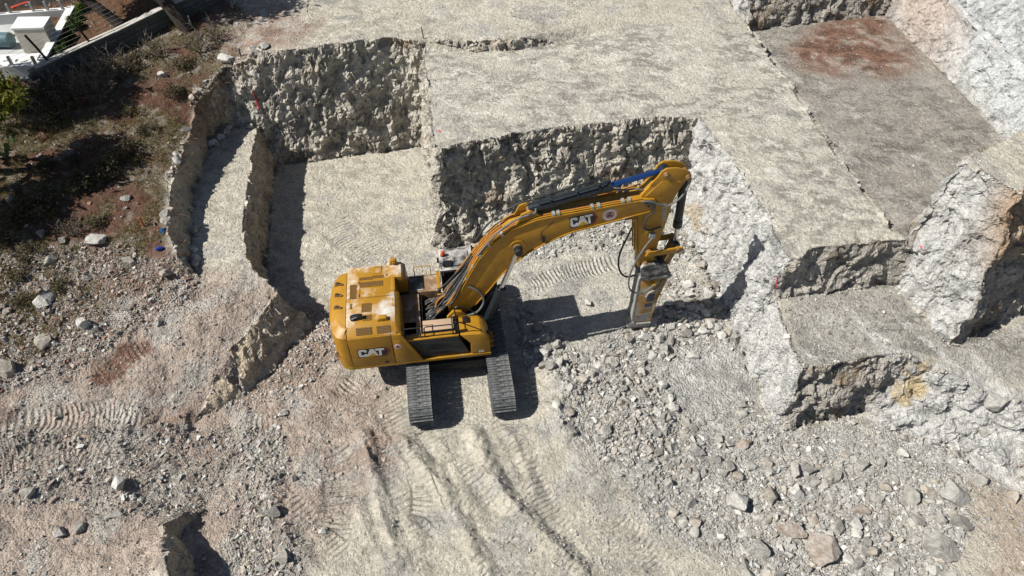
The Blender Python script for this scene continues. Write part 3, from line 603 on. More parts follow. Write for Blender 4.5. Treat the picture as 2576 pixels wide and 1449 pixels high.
# the pale slope left of the bank corner (white, although it lies back)
brn = smooth(X, 14.0, 14.6) * smooth(V[:, 2], 4.4, 6.2) * smooth(20.0 - Y, 0, 1.5); base = mixc(base, mixc(np.repeat(C3(0.40, 0.28, 0.185), len(V), 0), C3(0.50, 0.44, 0.36), smooth(qn, -0.1, 0.4)), brn * steepS * (Y < 19))
KW = smooth(X, 18.9, 19.3) * smooth(Y, 18.5, 20.5); base = mixc(base, wc * C3(0.97, 1.0, 1.03), KW)
kp = smooth(X, 18.2, 18.7) * smooth(19.6 - X, 0, 0.4) * smooth(Y, 26, 31); base = mixc(base, C3(0.50, 0.40, 0.33), kp * 0.7)
lipm = smooth(near_n, 0.02, 0.3) * smooth(0.55 - near_n, 0, 0.3) * (1 - HILL) * (X > -9.5); base = mixc(base, C3(0.60, 0.575, 0.50), lipm * 0.45 * (1 - DARKF))
# top soil above the rear wall and the bank
tops = HILL * steepS; base = mixc(base, C3(0.24, 0.15, 0.10), tops * smooth(V[:, 2], 2.6, 3.4) * 0.8)
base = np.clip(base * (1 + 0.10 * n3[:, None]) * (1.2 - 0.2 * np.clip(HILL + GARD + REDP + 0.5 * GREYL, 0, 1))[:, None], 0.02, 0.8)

patch = np.clip(0.62 + 0.6 * np.maximum(TERA, BENH) + 0.3 * GREYL - 0.5 * HILL - 0.3 * steepS, 0, 1)
# ---- split the surface into its pieces
ctr = V0[F].mean(1)
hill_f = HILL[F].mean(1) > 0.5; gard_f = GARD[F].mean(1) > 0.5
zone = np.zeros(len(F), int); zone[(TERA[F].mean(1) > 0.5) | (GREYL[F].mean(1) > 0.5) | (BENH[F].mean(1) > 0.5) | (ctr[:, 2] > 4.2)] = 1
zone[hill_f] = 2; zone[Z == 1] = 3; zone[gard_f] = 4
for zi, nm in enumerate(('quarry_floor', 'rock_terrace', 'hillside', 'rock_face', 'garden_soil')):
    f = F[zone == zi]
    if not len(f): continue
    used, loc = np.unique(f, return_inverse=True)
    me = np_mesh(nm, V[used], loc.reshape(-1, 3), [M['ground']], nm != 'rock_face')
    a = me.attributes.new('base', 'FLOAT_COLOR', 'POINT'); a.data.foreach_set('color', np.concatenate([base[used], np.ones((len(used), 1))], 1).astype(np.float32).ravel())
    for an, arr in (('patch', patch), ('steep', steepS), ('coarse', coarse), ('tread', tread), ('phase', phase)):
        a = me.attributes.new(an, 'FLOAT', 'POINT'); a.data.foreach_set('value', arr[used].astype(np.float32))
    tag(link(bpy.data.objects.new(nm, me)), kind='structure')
def ground_z(x, y, r=0.25, lo=False):
    k = np.where((np.abs(V[:, 0] - x) < r) & (np.abs(V[:, 1] - y) < r))[0]
    if not len(k): return ground_z(x, y, r * 2, lo) if r < 20 else 0.0
    d = (V[k, 0] - x)**2 + (V[k, 1] - y)**2; k = k[np.argsort(d)[:6]]
    return float(V[k, 2].min() if lo else V[k, 2].mean())
def spot(u, v, z0):
    """ground point seen at a place in the photograph, starting from a guess of its level"""
    z = z0
    for _ in range(6):
        p = T(u, v, z); z = 0.5 * z + 0.5 * ground_z(p[0], p[1])
    p = T(u, v, z); return Vector((p[0], p[1], ground_z(p[0], p[1])))
# ------------------------------------------------------------------ the excavator (x forward, y to its left, z up; turned across its tracks)
EX = empty('excavator', (Cx, Cy, 0.0), YAW, 'yellow crawler excavator with hydraulic breaker standing on the pale quarry floor', 'excavator')
def P_(name, mb, m, parent=EX, bev=None, label=None):
    if bev: mb.bevel(bev)
    o = mb.build(name, m, parent)
    if label: o['label'] = label
    return o
# ---- undercarriage
P_('carbody', MB().box(-1.2, 1.2, -0.75, 0.75, 0.42, 1.02).box(-1.25, 1.25, -1.35, -0.75, 0.45, 0.85).box(-1.25, 1.25, 0.75, 1.35, 0.45, 0.85), M['frame_dark'], bev=0.05)
P_('swing_bearing', MB().cyl((0, 0, 1.0), (0, 0, 1.24), 0.78, 32), M['frame_dark'])
UO = -0.27
RT, HL, ZC = 0.50, 2.62, 0.56               # track loop: radius, half length between wheel centres, height of the wheel centres
def loop_pt(s):
    per = 4 * HL + 2 * math.pi * RT; s = s % per
    if s < 2 * HL: return (UO - HL + s, ZC + RT, 0.0)
    s -= 2 * HL
    if s < math.pi * RT: a = s / RT; return (UO + HL + RT * math.sin(a), ZC + RT * math.cos(a), -a)
    s -= math.pi * RT
    if s < 2 * HL: return (UO + HL - s, ZC - RT, -math.pi)
    s -= 2 * HL; a = s / RT; return (UO - HL - RT * math.sin(a), ZC - RT * math.cos(a), -math.pi - a)
mb = MB(); W = 0.385; PT = 0.105
prof = [(-PT, -0.02), (PT, -0.02), (PT, 0.015), (0.085, 0.018), (0.078, 0.052), (0.055, 0.052), (0.048, 0.018), (-0.02, 0.018), (-0.026, 0.045), (-0.046, 0.045), (-0.052, 0.018), (-PT + 0.012, 0.014), (-PT, 0.0)]
mb.prism([(p[0], p[1]) for p in prof], -W, W, axis='x')
mb.mi = 1
for hx, hy, r in ((0.0, 0.012, 0.038), (-0.1, 0.03, 0.014), (0.1, 0.03, 0.014), (-0.1, -0.068, 0.013), (0.1, -0.068, 0.013)):
    mb.cyl((hx, hy, 0.010), (hx, hy, 0.0195), r, 8)
shoe_me = mb.mesh('track_shoe', M['steel'], M['vent_dark'])
per = 4 * HL + 2 * math.pi * RT; NS = int(per / 0.216)
for sx in (-1.37, 1.37):
    mb = MB()
    N_ = 40; ring = [loop_pt(i * per / N_) for i in range(N_)]
    for yy in (-0.13, 0.13):
        pts = [(sx + yy, p[0], p[1]) for p in ring] + [(sx + yy, ring[0][0], ring[0][1])]
        mb.tube([(a, UO + (b - UO) * 0.985, ZC + (c - ZC) * 0.93) for a, b, c in pts], 0.045, 6)
    trk = P_('crawler_track', mb, M['frame_dark'])
    for i in range(NS):
        y, z, a = loop_pt((i + 0.3) * per / NS)
        o = bpy.data.objects.new('track_shoe', shoe_me); o.location = (sx, y, z); o.rotation_euler = (a, 0, 0); link(o, trk)
    P_('track_frame', MB().prism([(UO - 2.2, 0.3), (UO + 2.2, 0.3), (UO + 2.3, 0.62), (UO + 1.5, 0.86), (UO - 1.5, 0.86), (UO - 2.3, 0.62)], sx - 0.2, sx + 0.2, axis='x'), M['frame_dark'], bev=0.03)
    for nm, y in (('sprocket', UO + HL), ('idler', UO - HL)):
        P_(nm, MB().cyl((sx - 0.12, y, ZC), (sx + 0.12, y, ZC), 0.40, 24).cyl((sx - 0.2, y, ZC), (sx + 0.2, y, ZC), 0.17, 16), M['frame_dark'])
    for k in range(7):
        y = UO - 1.8 + 0.6 * k
        P_('track_roller', MB().cyl((sx - 0.18, y, 0.22), (sx + 0.18, y, 0.22), 0.11, 12), M['frame_dark'])
# ---- upper frame
P_('main_frame', MB().box(-3.5, 1.1, -1.28, 1.4, 1.14, 1.36), M['frame_dark'], bev=0.02)
P_('side_rail', MB().prism([(-3.55, 1.27), (1.17, 1.27), (1.17, 1.40), (-3.55, 1.40)], -1.52, -1.30), M['yellow'], bev=0.02)
P_('side_rail', MB().prism([(-3.55, 1.27), (-0.3, 1.27), (-0.3, 1.40), (-3.55, 1.40)], 1.42, 1.55), M['yellow'], bev=0.02)
# counterweight: rounded rear, chamfered top
def cw_ring(z, ins, u0=-3.47):
    half = [(u0, -1.53 + ins), (-3.62, -1.53 + ins), (-3.80, -1.44 + ins), (-3.93, -1.22 + ins * .9), (-4.02, -0.8 + ins * .6), (-4.07, -0.35), (-4.07, 0.35), (-4.02, 0.8 - ins * .6), (-3.93, 1.22 - ins * .9), (-3.80, 1.47 - ins), (-3.62, 1.56 - ins), (u0, 1.56 - ins)]
    return [(u + (ins * 0.8 if u < -3.6 else 0), v, z) for u, v in half]
mb = MB().loft([cw_ring(1.20, 0.10), cw_ring(1.30, 0.02), cw_ring(1.75, 0.0), cw_ring(2.5, 0.0), cw_ring(2.86, 0.03), cw_ring(3.05, 0.22), cw_ring(3.09, 0.30)])
CW = P_('counterweight', mb, M['yellow'])
for v in (0.76, 0.24, -0.32):
    P_('lifting_lug', MB().box(-3.86, -3.66, v - 0.055, v + 0.055, 3.05, 3.13).prism([(-3.84, 3.1), (-3.70, 3.1), (-3.72, 3.22), (-3.82, 3.22)], v - 0.025, v + 0.025).box(-3.68, -3.60, v - 0.07, v + 0.02, 3.08, 3.13), M['pin'], CW, bev=0.01)
P_('warning_sticker', MB().box(-3.61, -3.5, -1.537, -1.531, 1.30, 1.45), M['sticker'], CW)
P_('tail_reflector', MB().box(-3.985, -3.955, -1.1, -0.62, 1.36, 1.42), M['red'], CW)
# hood: long body with a sloping near shoulder
mb = MB().prism([(1.56, 2.35), (1.56, 3.0), (1.46, 3.14), (-1.1, 3.14), (-1.22, 3.10), (-1.50, 2.86), (-1.50, 2.35)], -3.45, -1.86, axis='x')
HOOD = P_('engine_hood', mb, M['hood_yellow'], bev=0.035)
P_('hood_front', MB().prism([(-1.855, 3.13), (-1.72, 3.02), (-1.66, 2.35), (-1.855, 2.35)], -1.46, 0.22), M['yellow'], bev=0.03)
P_('air_cleaner_housing', MB().prism([(-2.1, 3.16), (-1.62, 3.16), (-1.48, 3.02), (-1.44, 2.35), (-2.1, 2.35)], 0.80, 1.55).prism([(-1.98, 3.15), (-1.84, 3.15), (-1.78, 2.6), (-1.84, 2.4)], 0.2, 0.82), M['hood_yellow'], bev=0.03)
def vent(u0, u1, v0, v1, n=5, along='u', z=3.146):
    o = P_('grille', MB().box(u0, u1, v0, v1, z - 0.012, z + 0.002), M['vent_dark'], HOOD)
    m = MB()
    m.box(u0 - .02, u1 + .02, v0 - .02, v0, z - .01, z + .014).box(u0 - .02, u1 + .02, v1, v1 + .02, z - .01, z + .014).box(u0 - .02, u0, v0, v1, z - .01, z + .014).box(u1, u1 + .02, v0, v1, z - .01, z + .014)
    for k in range(n):
        if along == 'u': y = v0 + (v1 - v0) * (k + .5) / n; m.box(u0, u1, y - (v1 - v0) / n * .32, y + (v1 - v0) / n * .32, z, z + .009)
        else: x = u0 + (u1 - u0) * (k + .5) / n; m.box(x - (u1 - u0) / n * .32, x + (u1 - u0) / n * .32, v0, v1, z, z + .009)
    P_('slat_frame', m, M['grille'], HOOD)
vent(-3.02, -2.62, 0.83, 0.91, 2); vent(-2.58, -2.25, 0.87, 0.95, 2); vent(-2.98, -2.27, 0.48, 0.68, 5)
vent(-3.32, -3.16, 0.0, 0.60, 4, 'v'); vent(-2.93, -2.66, -0.66, -0.32, 6); vent(-2.88, -2.66, -1.04, -0.84, 4)
for u0, u1 in ((-3.14, -2.64), (-2.48, -2.04)):
    m = MB(); nrm = Vector((0, -0.24, 0.28)).normalized(); tn = Vector((0, -0.28, -0.24)).normalized(); c0 = Vector((0, -1.27, 3.06)) + nrm * 0.004
    def q(u, s, h): p = c0 + tn * s + nrm * h; return (u, p.y, p.z)
    g = P_('grille', m, M['vent_dark'], HOOD) if False else None
    m.loft([[q(u0, 0, -.02), q(u1, 0, -.02), q(u1, .24, -.02), q(u0, .24, -.02)], [q(u0, 0, .004), q(u1, 0, .004), q(u1, .24, .004), q(u0, .24, .004)]])
    P_('grille', m, M['vent_dark'], HOOD)
    m = MB()
    for k in range(5):
        s0 = .24 * k / 5
        m.loft([[q(u0, s0 + .006, 0), q(u1, s0 + .006, 0), q(u1, s0 + .036, 0), q(u0, s0 + .036, 0)], [q(u0, s0 + .006, .012), q(u1, s0 + .006, .012), q(u1, s0 + .036, .012), q(u0, s0 + .036, .012)]])
    P_('slat_frame', m, M['grille'], HOOD)
# seams, hinges, handle, exhaust, covers on the hood
P_('hood_seam', MB().box(-3.40, -1.88, -0.035, -0.02, 3.138, 3.147).box(-3.02, -3.005, -0.03, 0.75, 3.138, 3.147), M['vent_dark'], HOOD)
P_('hatch', MB().box(-2.62, -2.28, 1.08, 1.34, 3.135, 3.158), M['hood_yellow'], HOOD, bev=0.008)
for u, v in ((-3.05, 0.1), (-3.05, 0.68), (-2.1, 0.95), (-2.3, 1.35), (-3.3, -0.3), (-3.3, -0.42)):
    P_('hinge', MB().box(u - .03, u + .03, v - .05, v + .05, 3.138, 3.165), M['pin'], HOOD)
P_('grab_handle', MB().tube([(-1.93, -0.52, 3.12), (-1.93, -0.52, 3.26), (-1.93, -0.26, 3.26), (-1.93, -0.26, 3.12)], 0.014, 6), M['decal_yellow'], HOOD)
P_('exhaust_pipe', MB().loft([[(-3.22 + .09 * math.cos(a), -0.93 + .11 * math.sin(a), 3.12) for a in [k * math.pi / 4 for k in range(8)]], [(-3.22 + .09 * math.cos(a), -0.93 + .11 * math.sin(a), 3.24) for a in [k * math.pi / 4 for k in range(8)]], [(-3.06 + .05 * math.cos(a), -0.93 + .08 * math.sin(a), 3.30) for a in [k * math.pi / 4 for k in range(8)]], [(-2.92 + .03 * math.cos(a), -0.93 + .07 * math.sin(a), 3.28) for a in [k * math.pi / 4 for k in range(8)]]]), M['black'], HOOD)
P_('latch_cover', MB().prism([(-2.46, 3.13), (-2.1, 3.13), (-2.14, 3.27), (-2.38, 3.27)], -1.14, -0.98), M['yellow'], HOOD, bev=0.015)
P_('lamp_bracket', MB().prism([(-2.02, 3.14), (-1.72, 3.14), (-1.78, 3.36), (-1.94, 3.36)], 1.40, 1.56).box(-1.9, -1.8, 1.36, 1.40, 3.2, 3.3), M['yellow'], HOOD, bev=0.015)
# near side doors
P_('rear_door', MB().prism([(-3.455, 1.41), (-2.065, 1.41), (-2.065, 2.845), (-3.455, 2.845)], -1.53, -1.44), M['yellow'], bev=0.018)
DR = P_('front_door', MB().prism([(-2.045, 1.41), (-1.14, 1.41), (-1.74, 2.83), (-2.045, 2.845)], -1.53, -1.44), M['yellow'], bev=0.018)
P_('pressed_panel', MB().prism([(-1.98, 1.6), (-1.42, 1.6), (-1.78, 2.55), (-1.98, 2.55)], -1.542, -1.53), M['yellow'], DR, bev=0.006)
P_('far_door', MB().prism([(-3.455, 1.41), (-1.45, 1.41), (-1.45, 2.5), (-3.455, 2.5)], 1.46, 1.57), M['yellow'], bev=0.018)
P_('door_latch', MB().box(-2.40, -2.26, -1.537, -1.53, 1.47, 1.57), M['decal_black'])
P_('inner_body', MB().box(-3.44, -1.2, -1.43, 1.45, 1.37, 2.29), M['vent_dark'])
# decks in front of the hood
P_('pump_deck', MB().prism([(-1.85, 2.30), (-1.12, 2.30), (-1.12, 2.36), (-1.85, 2.36)], -1.32, 0.70), M['deck'], bev=0.01)
P_('deck_strip', MB().box(-1.26, -1.10, -1.25, 0.62, 2.362, 2.40), M['deck'], bev=0.008)
P_('far_deck', MB().box(-1.44, -0.34, 0.72, 1.56, 1.36, 2.38), M['deck'], bev=0.02)
P_('deck_plate', MB().box(-1.40, -0.92, 0.80, 1.50, 2.381, 2.40), M['deck_dark'], bev=0.005)
P_('deck_beam', MB().box(-0.44, -0.32, 0.70, 1.56, 2.2, 2.52), M['yellow'], bev=0.015)
P_('hand_rail', MB().tube([(-1.2, 1.52, 2.38), (-1.2, 1.52, 2.85), (-0.62, 1.52, 2.85), (-0.62, 1.52, 2.38)], 0.018, 6, curve=False).tube([(-0.9, 1.52, 2.85), (-0.9, 1.52, 2.6)], 0.012, 5), M['yellow'])
P_('tank_side', MB().prism([(-1.1, 1.41), (0.46, 1.41), (0.10, 2.36), (-1.66, 2.36), (-1.70, 2.3)], -1.45, -0.62), M['black'], bev=0.02)
P_('side_recess', MB().prism([(-0.98, 1.55), (0.24, 1.55), (0.22, 1.78), (-0.9, 1.78)], -1.462, -1.45).prism([(-1.12, 1.95), (0.12, 1.95), (0.06, 2.16), (-1.2, 2.16)], -1.462, -1.45), M['cylblack'], bev=0.008)
P_('tread_plate', MB().box(-1.03, -0.02, -1.16, -0.70, 2.40, 2.45), mat('tread_tan', (0.46, 0.33, 0.22), 0.8, var=0.2, scale=40), bev=0.01)
P_('step_edge', MB().box(-1.62, 0.12, -1.47, -1.25, 2.36, 2.42), M['yellow'], bev=0.012)
FB = P_('tool_box', MB().prism([(0.16, 2.44), (0.86, 2.40), (1.02, 2.28), (1.14, 1.9), (1.15, 1.41), (0.50, 1.41), (0.50, 1.95)], -1.50, -0.62), M['yellow'], bev=0.05)
P_('step_bracket', MB().box(1.13, 1.26, -1.35, -0.95, 1.52, 1.56).box(1.13, 1.26, -1.35, -0.95, 1.78, 1.82).tube([(1.16, -1.35, 1.5), (1.28, -1.35, 1.54), (1.28, -0.95, 1.54), (1.16, -0.95, 1.5)], .014, 5).tube([(1.16, -1.35, 1.78), (1.28, -1.35, 1.8), (1.28, -0.95, 1.8), (1.16, -0.95, 1.78)], .014, 5), M['yellow'], FB)
P_('work_lamp', MB().cyl((1.09, -1.18, 2.08), (1.16, -1.18, 2.06), 0.075, 14), M['black'], FB)
P_('box_hatch', MB().box(0.30, 0.50, -0.98, -0.72, 2.44, 2.50), M['black'], FB, bev=0.01)
for us in ((-1.72, -1.12), (-0.98, -0.06)):
    a, b = us
    P_('hand_rail', MB().tube([(a, -1.40, 2.38), (a, -1.40, 2.86), (a + .06, -1.40, 2.92), (b - .06, -1.40, 2.92), (b, -1.40, 2.86), (b, -1.40, 2.38)], 0.022, 7).tube([(a, -1.40, 2.62), (b, -1.40, 2.62)], 0.016, 6).tube([(b, -1.4, 2.88), (b, -0.95, 2.88), (b, -0.92, 2.4)], 0.018, 6), M['black'])
P_('hand_rail', MB().tube([(0.04, -1.38, 2.40), (0.04, -1.38, 2.95), (0.14, -1.38, 2.98), (0.9, -1.38, 2.45)], 0.02, 6, curve=True), M['black'])
P_('hand_rail', MB().tube([(0.10, -0.70, 2.4), (0.10, -0.70, 2.95), (0.5, -0.72, 2.85), (1.0, -0.74, 2.3)], 0.02, 6, curve=True), M['black'])
P_('mirror_post', MB().box(0.02, 0.14, -1.36, -1.26, 2.42, 2.75), M['black'], bev=0.01)
# well around the boom foot
P_('boom_well', MB().box(-1.10, 0.9, -0.62, 0.68, 1.37, 1.9).box(-1.10, -1.02, -0.62, 0.68, 1.9, 2.32), M['vent_dark'])
P_('control_valve', MB().box(-0.72, -0.35, -0.3, 0.3, 1.9, 2.18).box(-0.62, -0.45, -0.2, 0.2, 2.18, 2.32), M['frame_dark'], bev=0.02)
for v0, v1 in ((-0.52, -0.42), (0.42, 0.52)):
    P_('boom_bracket', MB().prism([(-0.35, 1.4), (1.0, 1.4), (0.75, 1.9), (0.30, 2.5), (0.02, 2.56), (-0.2, 2.3)], v0, v1), M['yellow'], bev=0.02)
# ---- cab
cu0, cu1, cv0, cv1, ct = -0.26, 1.72, 0.66, 1.68, 3.40
P_('cab_base', MB().box(cu0, 1.62, cv0, cv1, 1.36, 2.05), M['black'], bev=0.03)
for u, v in ((cu0, cv0), (cu0, cv1 - .07), (0.62, cv0), (0.62, cv1 - .07), (cu1 - .14, cv0), (cu1 - .14, cv1 - .07)):
    P_('cab_pillar', MB().prism([(u, 2.05), (u + .09, 2.05), (u + .07, ct - .1), (u - .0, ct - .1)], v, v + .07), M['black'], bev=0.01)
P_('window_pane', MB().box(cu0 + .09, 0.62, cv0 + .02, cv0 + .035, 2.05, ct - .12), M['glass'])
P_('window_pane', MB().box(0.71, cu1 - .14, cv0 + .02, cv0 + .035, 2.05, ct - .12), M['glass'])
P_('window_pane', MB().box(cu0 + .09, cu1 - .14, cv1 - .035, cv1 - .02, 2.05, ct - .12), M['glass'])
P_('windscreen', MB().box(cu1 - .10, cu1 - .08, cv0 + .07, cv1 - .07, 2.0, ct - .12), M['glass'])
P_('rear_window', MB().box(cu0 + .02, cu0 + .035, cv0 + .07, cv1 - .07, 2.05, ct - .12), M['glass'])
ROOF = P_('cab_roof', MB().box(cu0 - .03, cu1, cv0 - .03, cv1 + .03, ct - .12, ct), M['black_dusty'], bev=0.035)
P_('roof_hatch', MB().box(0.10, 0.72, cv0 + .14, cv1 - .14, ct, ct + .035), M['black_dusty'], ROOF, bev=0.015)
for k in range(5):
    P_('guard_bar', MB().box(0.86 + .15 * k, 0.92 + .15 * k, cv0 - .02, cv1 + .02, ct + .01, ct + .07), M['black'], ROOF)
P_('beacon', MB().loft([[(-0.13 + r * math.cos(a), 1.38 + r * math.sin(a), z) for a in [k * math.pi / 5 for k in range(10)]] for r, z in ((.075, ct + .03), (.08, ct + .06), (.075, ct + .14), (.05, ct + .18), (.015, ct + .195))]), M['beacon'], ROOF)
P_('beacon_base', MB().cyl((-0.13, 1.38, ct - .01), (-0.13, 1.38, ct + .03), 0.09, 12), M['black'], ROOF)
P_('antenna_box', MB().box(-0.16, 0.14, 0.78, 1.02, ct, ct + .09).tube([(-0.1, 0.9, ct + .05), (-0.18, 0.75, ct + .12), (-0.28, 0.66, ct - .2), (-0.3, 0.7, ct - .6)], .012, 5, curve=True), M['black'], ROOF, None)
P_('cab_lamp', MB().box(-0.36, -0.29, 1.45, 1.6, 3.0, 3.12), M['black'])
# ---- boom
BT = [(-0.12,2.32),(-0.08,2.52),(0.08,2.78),(0.5,3.66),(0.96,4.62),(1.5,5.34),(2.05,5.80),(2.84,6.10),(3.6,6.20),(4.6,6.32),(5.4,6.42),(6.17,6.50),(6.5,6.48)]
BB = [(6.64,6.34),(6.58,6.12),(6.4,6.0),(6.03,5.92),(5.47,5.78),(4.66,5.61),(4.05,5.47),(3.44,5.24),(3.04,5.02),(2.63,4.77),(2.17,4.37),(1.7,3.85),(1.26,3.17),(0.8,2.55),(0.4,2.16),(0.1,2.06),(-0.06,2.14)]
BOOM = P_('boom', MB().prism(BT + BB, -0.30, 0.30), M['boom_yellow'], bev=0.018)
P_('boom_flange', MB().prism([(p[0] + .0, p[1] + .012) for p in BT[2:12]] + [(p[0], p[1] - .035) for p in BT[2:12]][::-1], -0.345, 0.345), M['boom_yellow'], BOOM)
P_('boom_flange', MB().prism([(p[0], p[1] + .03) for p in BB[2:14]] + [(p[0], p[1] - .012) for p in BB[2:14]][::-1], -0.335, 0.335), M['boom_yellow'], BOOM)
P_('boom_boss', MB().cyl((2.23, -0.36, 5.07), (2.23, 0.36, 5.07), 0.26, 24), M['boom_yellow'], BOOM)
P_('boom_pin', MB().cyl((2.23, -0.62, 5.07), (2.23, 0.62, 5.07), 0.10, 18).cyl((2.23, -0.66, 5.07), (2.23, -0.56, 5.07), 0.125, 18), M['frame_dark'], BOOM)
P_('pin_collar', MB().cyl((2.23, -0.44, 5.07), (2.23, -0.37, 5.07), 0.15, 18), M['pin'], BOOM)
P_('foot_pin', MB().cyl((0.05, -0.58, 2.3), (0.05, 0.58, 2.3), 0.11, 16), M['pin'], BOOM)
P_('tip_pin', MB().cyl((6.42, -0.38, 6.26), (6.42, 0.38, 6.26), 0.10, 16), M['pin'], BOOM)
P_('lamp', MB().box(3.0, 3.1, -0.40, -0.30, 5.22, 5.34).tube([(3.05, -0.36, 5.3), (2.98, -0.34, 5.55), (3.2, -0.33, 5.8), (3.35, -0.33, 5.98)], .012, 5, curve=True), M['black'], BOOM)
for k, v in enumerate((-0.22, 0.22)):
    P_('cylinder_bracket', MB().prism([(2.15,5.82),(2.35,6.30),(2.62,6.42),(2.85,6.28),(3.05,6.12)], v - .035, v + .035), M['boom_yellow'], BOOM, bev=0.01)
# pipes and clamps along the boom
def top_at(u):
    for a, b in zip(BT[:-1], BT[1:]):
        if a[0] <= u <= b[0]: return a[1] + (b[1] - a[1]) * (u - a[0]) / (b[0] - a[0])
    return BT[-1][1]
for v, h, u0, u1, m in ((-0.29, .05, .35, 6.1, 'boom_yellow'), (-0.21, .055, .45, 5.6, 'pipe'), (-0.13, .05, .4, 2.2, 'pipe'), (0.29, .05, .35, 6.0, 'boom_yellow'), (0.21, .055, .45, 5.4, 'pipe'), (-0.05, .06, .3, 1.9, 'pipe'), (0.08, .06, .3, 1.8, 'pipe')):
    us = [u0 + (u1 - u0) * k / 26 for k in range(27)]
    P_('pipe', MB().tube([(u - (.04 if u < 2 else 0), v, top_at(u) + h) for u in us], 0.026, 7), M[m], BOOM)
for u in (0.55, 0.8, 1.05, 1.35, 1.75, 3.35, 3.5, 4.55, 4.75, 5.5, 5.7):
    s_ = math.atan2(top_at(u + .05) - top_at(u - .05), .1)
    for v in (-0.25, 0.25):
        P_('pipe_clamp', MB().box(u - .045, u + .045, v - .085, v + .085, top_at(u) + .02, top_at(u) + .105, rot=Matrix.Rotation(-s_, 3, 'Y')), M['clamp'], BOOM)
# arm cylinder on top of the boom
def cylinder(name, p0, p1, p2, rb, rr, mrod, par=EX):
    c = P_(name, MB().cyl(p0, p1, rb, 20).cyl(Vector(p1) - (Vector(p1) - Vector(p0)).normalized() * .25, p1, rb * 1.14, 20).cyl(p0, Vector(p0) + (Vector(p1) - Vector(p0)).normalized() * .16, rb * 1.1, 16), M['cylblack'], par)
    P_('piston_rod', MB().cyl(p1, p2, rr, 18), M[mrod], c)
    d = Vector((0, 1, 0))
    P_('rod_eye', MB().cyl(Vector(p2) - d * .12, Vector(p2) + d * .12, rr * 1.75, 16), M['cylblack'], c)
    return c
AC = cylinder('arm_cylinder', (2.62, 0, 6.28), (5.15, 0, 6.94), (6.74, 0, 7.34), 0.17, 0.088, 'bluerod')
P_('cylinder_pipe', MB().tube([(2.9, -0.12, 6.55), (3.4, -0.14, 6.72), (4.9, -0.14, 7.12), (5.1, -0.05, 7.16)], 0.022, 6).tube([(2.8, 0.12, 6.55), (3.4, 0.14, 6.72), (4.9, 0.12, 7.14)], 0.022, 6), M['cylblack'], AC)
for u, w in ((3.3, 6.5), (4.1, 6.72), (4.75, 6.9)):
    P_('cylinder_band', MB().cyl((u, 0, w), (u + .05, 0, w + .0137), 0.185, 18), M['cylblack'], AC)
P_('cylinder_pin', MB().cyl((2.62, -0.3, 6.28), (2.62, 0.3, 6.28), 0.085, 14), M['pin'], AC)
for v in (-0.46, 0.46):
    cylinder('boom_cylinder', (1.02, v, 1.52), (1.68, v, 3.42), (2.23, v, 5.07), 0.145, 0.078, 'chrome')
# ---- stick
SP = [(6.37,3.52),(6.09,5.72),(6.05,6.42),(6.12,6.64),(6.38,7.02),(6.62,7.12),(7.26,7.02),(7.38,6.92),(7.17,6.35),(7.09,5.46),(6.95,4.48),(6.90,3.6),(6.76,3.42),(6.5,3.38)]
STICK = P_('stick', MB().prism(SP, -0.20, 0.20), M['boom_yellow'], bev=0.018)
P_('stiffener_plate', MB().prism([(6.22,6.56),(6.66,7.10),(7.26,7.04),(7.34,6.92),(7.12,6.42),(6.9,6.44)], -0.225, 0.225), M['boom_yellow'], STICK, bev=0.012)
HC = [(6.30,6.95),(6.49,7.22),(6.61,7.45),(6.75,7.54),(7.07,7.53),(7.37,7.43),(7.57,7.22),(7.58,7.11),(7.44,7.03),(7.36,6.9),(6.8,6.85)]
for v0, v1 in ((-0.212, -0.15), (0.15, 0.212)): P_('head_cheek', MB().prism(HC, v0, v1), M['boom_yellow'], STICK, bev=0.012)
for u, w, r in ((6.74, 7.34, .085), (7.46, 7.18, .085), (6.42, 6.26, .12), (6.66, 4.18, .11), (6.62, 3.62, .11)):
    P_('stick_pin', MB().cyl((u, -0.36, w), (u, 0.36, w), r * .8, 16).cyl((u, -0.31, w), (u, 0.31, w), r, 18), M['pin'], STICK)
P_('stick_sticker', MB().box(6.42, 6.54, -0.204, -0.20, 5.0, 5.15), M['sticker'], STICK)
P_('grease_block', MB().box(6.55, 6.75, -0.32, -0.20, 4.84, 5.04), M['clamp'], STICK, bev=0.02)
P_('stick_rib', MB().box(6.12, 6.16, -0.24, -0.18, 4.2, 5.7, rot=Matrix.Rotation(R(-7), 3, 'Y')).box(6.09, 6.13, -0.1, -0.05, 4.2, 5.7, rot=Matrix.Rotation(R(-7), 3, 'Y')).box(6.08, 6.12, 0.08, 0.13, 4.2, 5.7, rot=Matrix.Rotation(R(-7), 3, 'Y')), M['boom_yellow'], STICK)
cylinder('tool_cylinder', (7.46, 0, 7.16), (7.57, 0, 5.0), (7.62, 0, 4.28), 0.135, 0.07, 'chrome')
for v in (-0.34, 0.34):
    P_('side_link', MB().prism([(6.52,4.10),(6.6,4.30),(6.8,4.28),(7.55,4.36),(7.78,4.36),(7.82,4.22),(7.62,4.14),(6.85,4.10)], v - .035, v + .035), M['boom_yellow'], bev=0.012)
P_('link_pin', MB().cyl((7.62, -0.42, 4.26), (7.62, 0.42, 4.26), 0.09, 16), M['pin'])
P_('power_link', MB().prism([(7.5,4.34),(7.74,4.34),(7.5,3.48),(7.24,3.42)], -0.2, -0.08).prism([(7.5,4.34),(7.74,4.34),(7.5,3.48),(7.24,3.42)], 0.08, 0.2), M['pin'], bev=0.015)
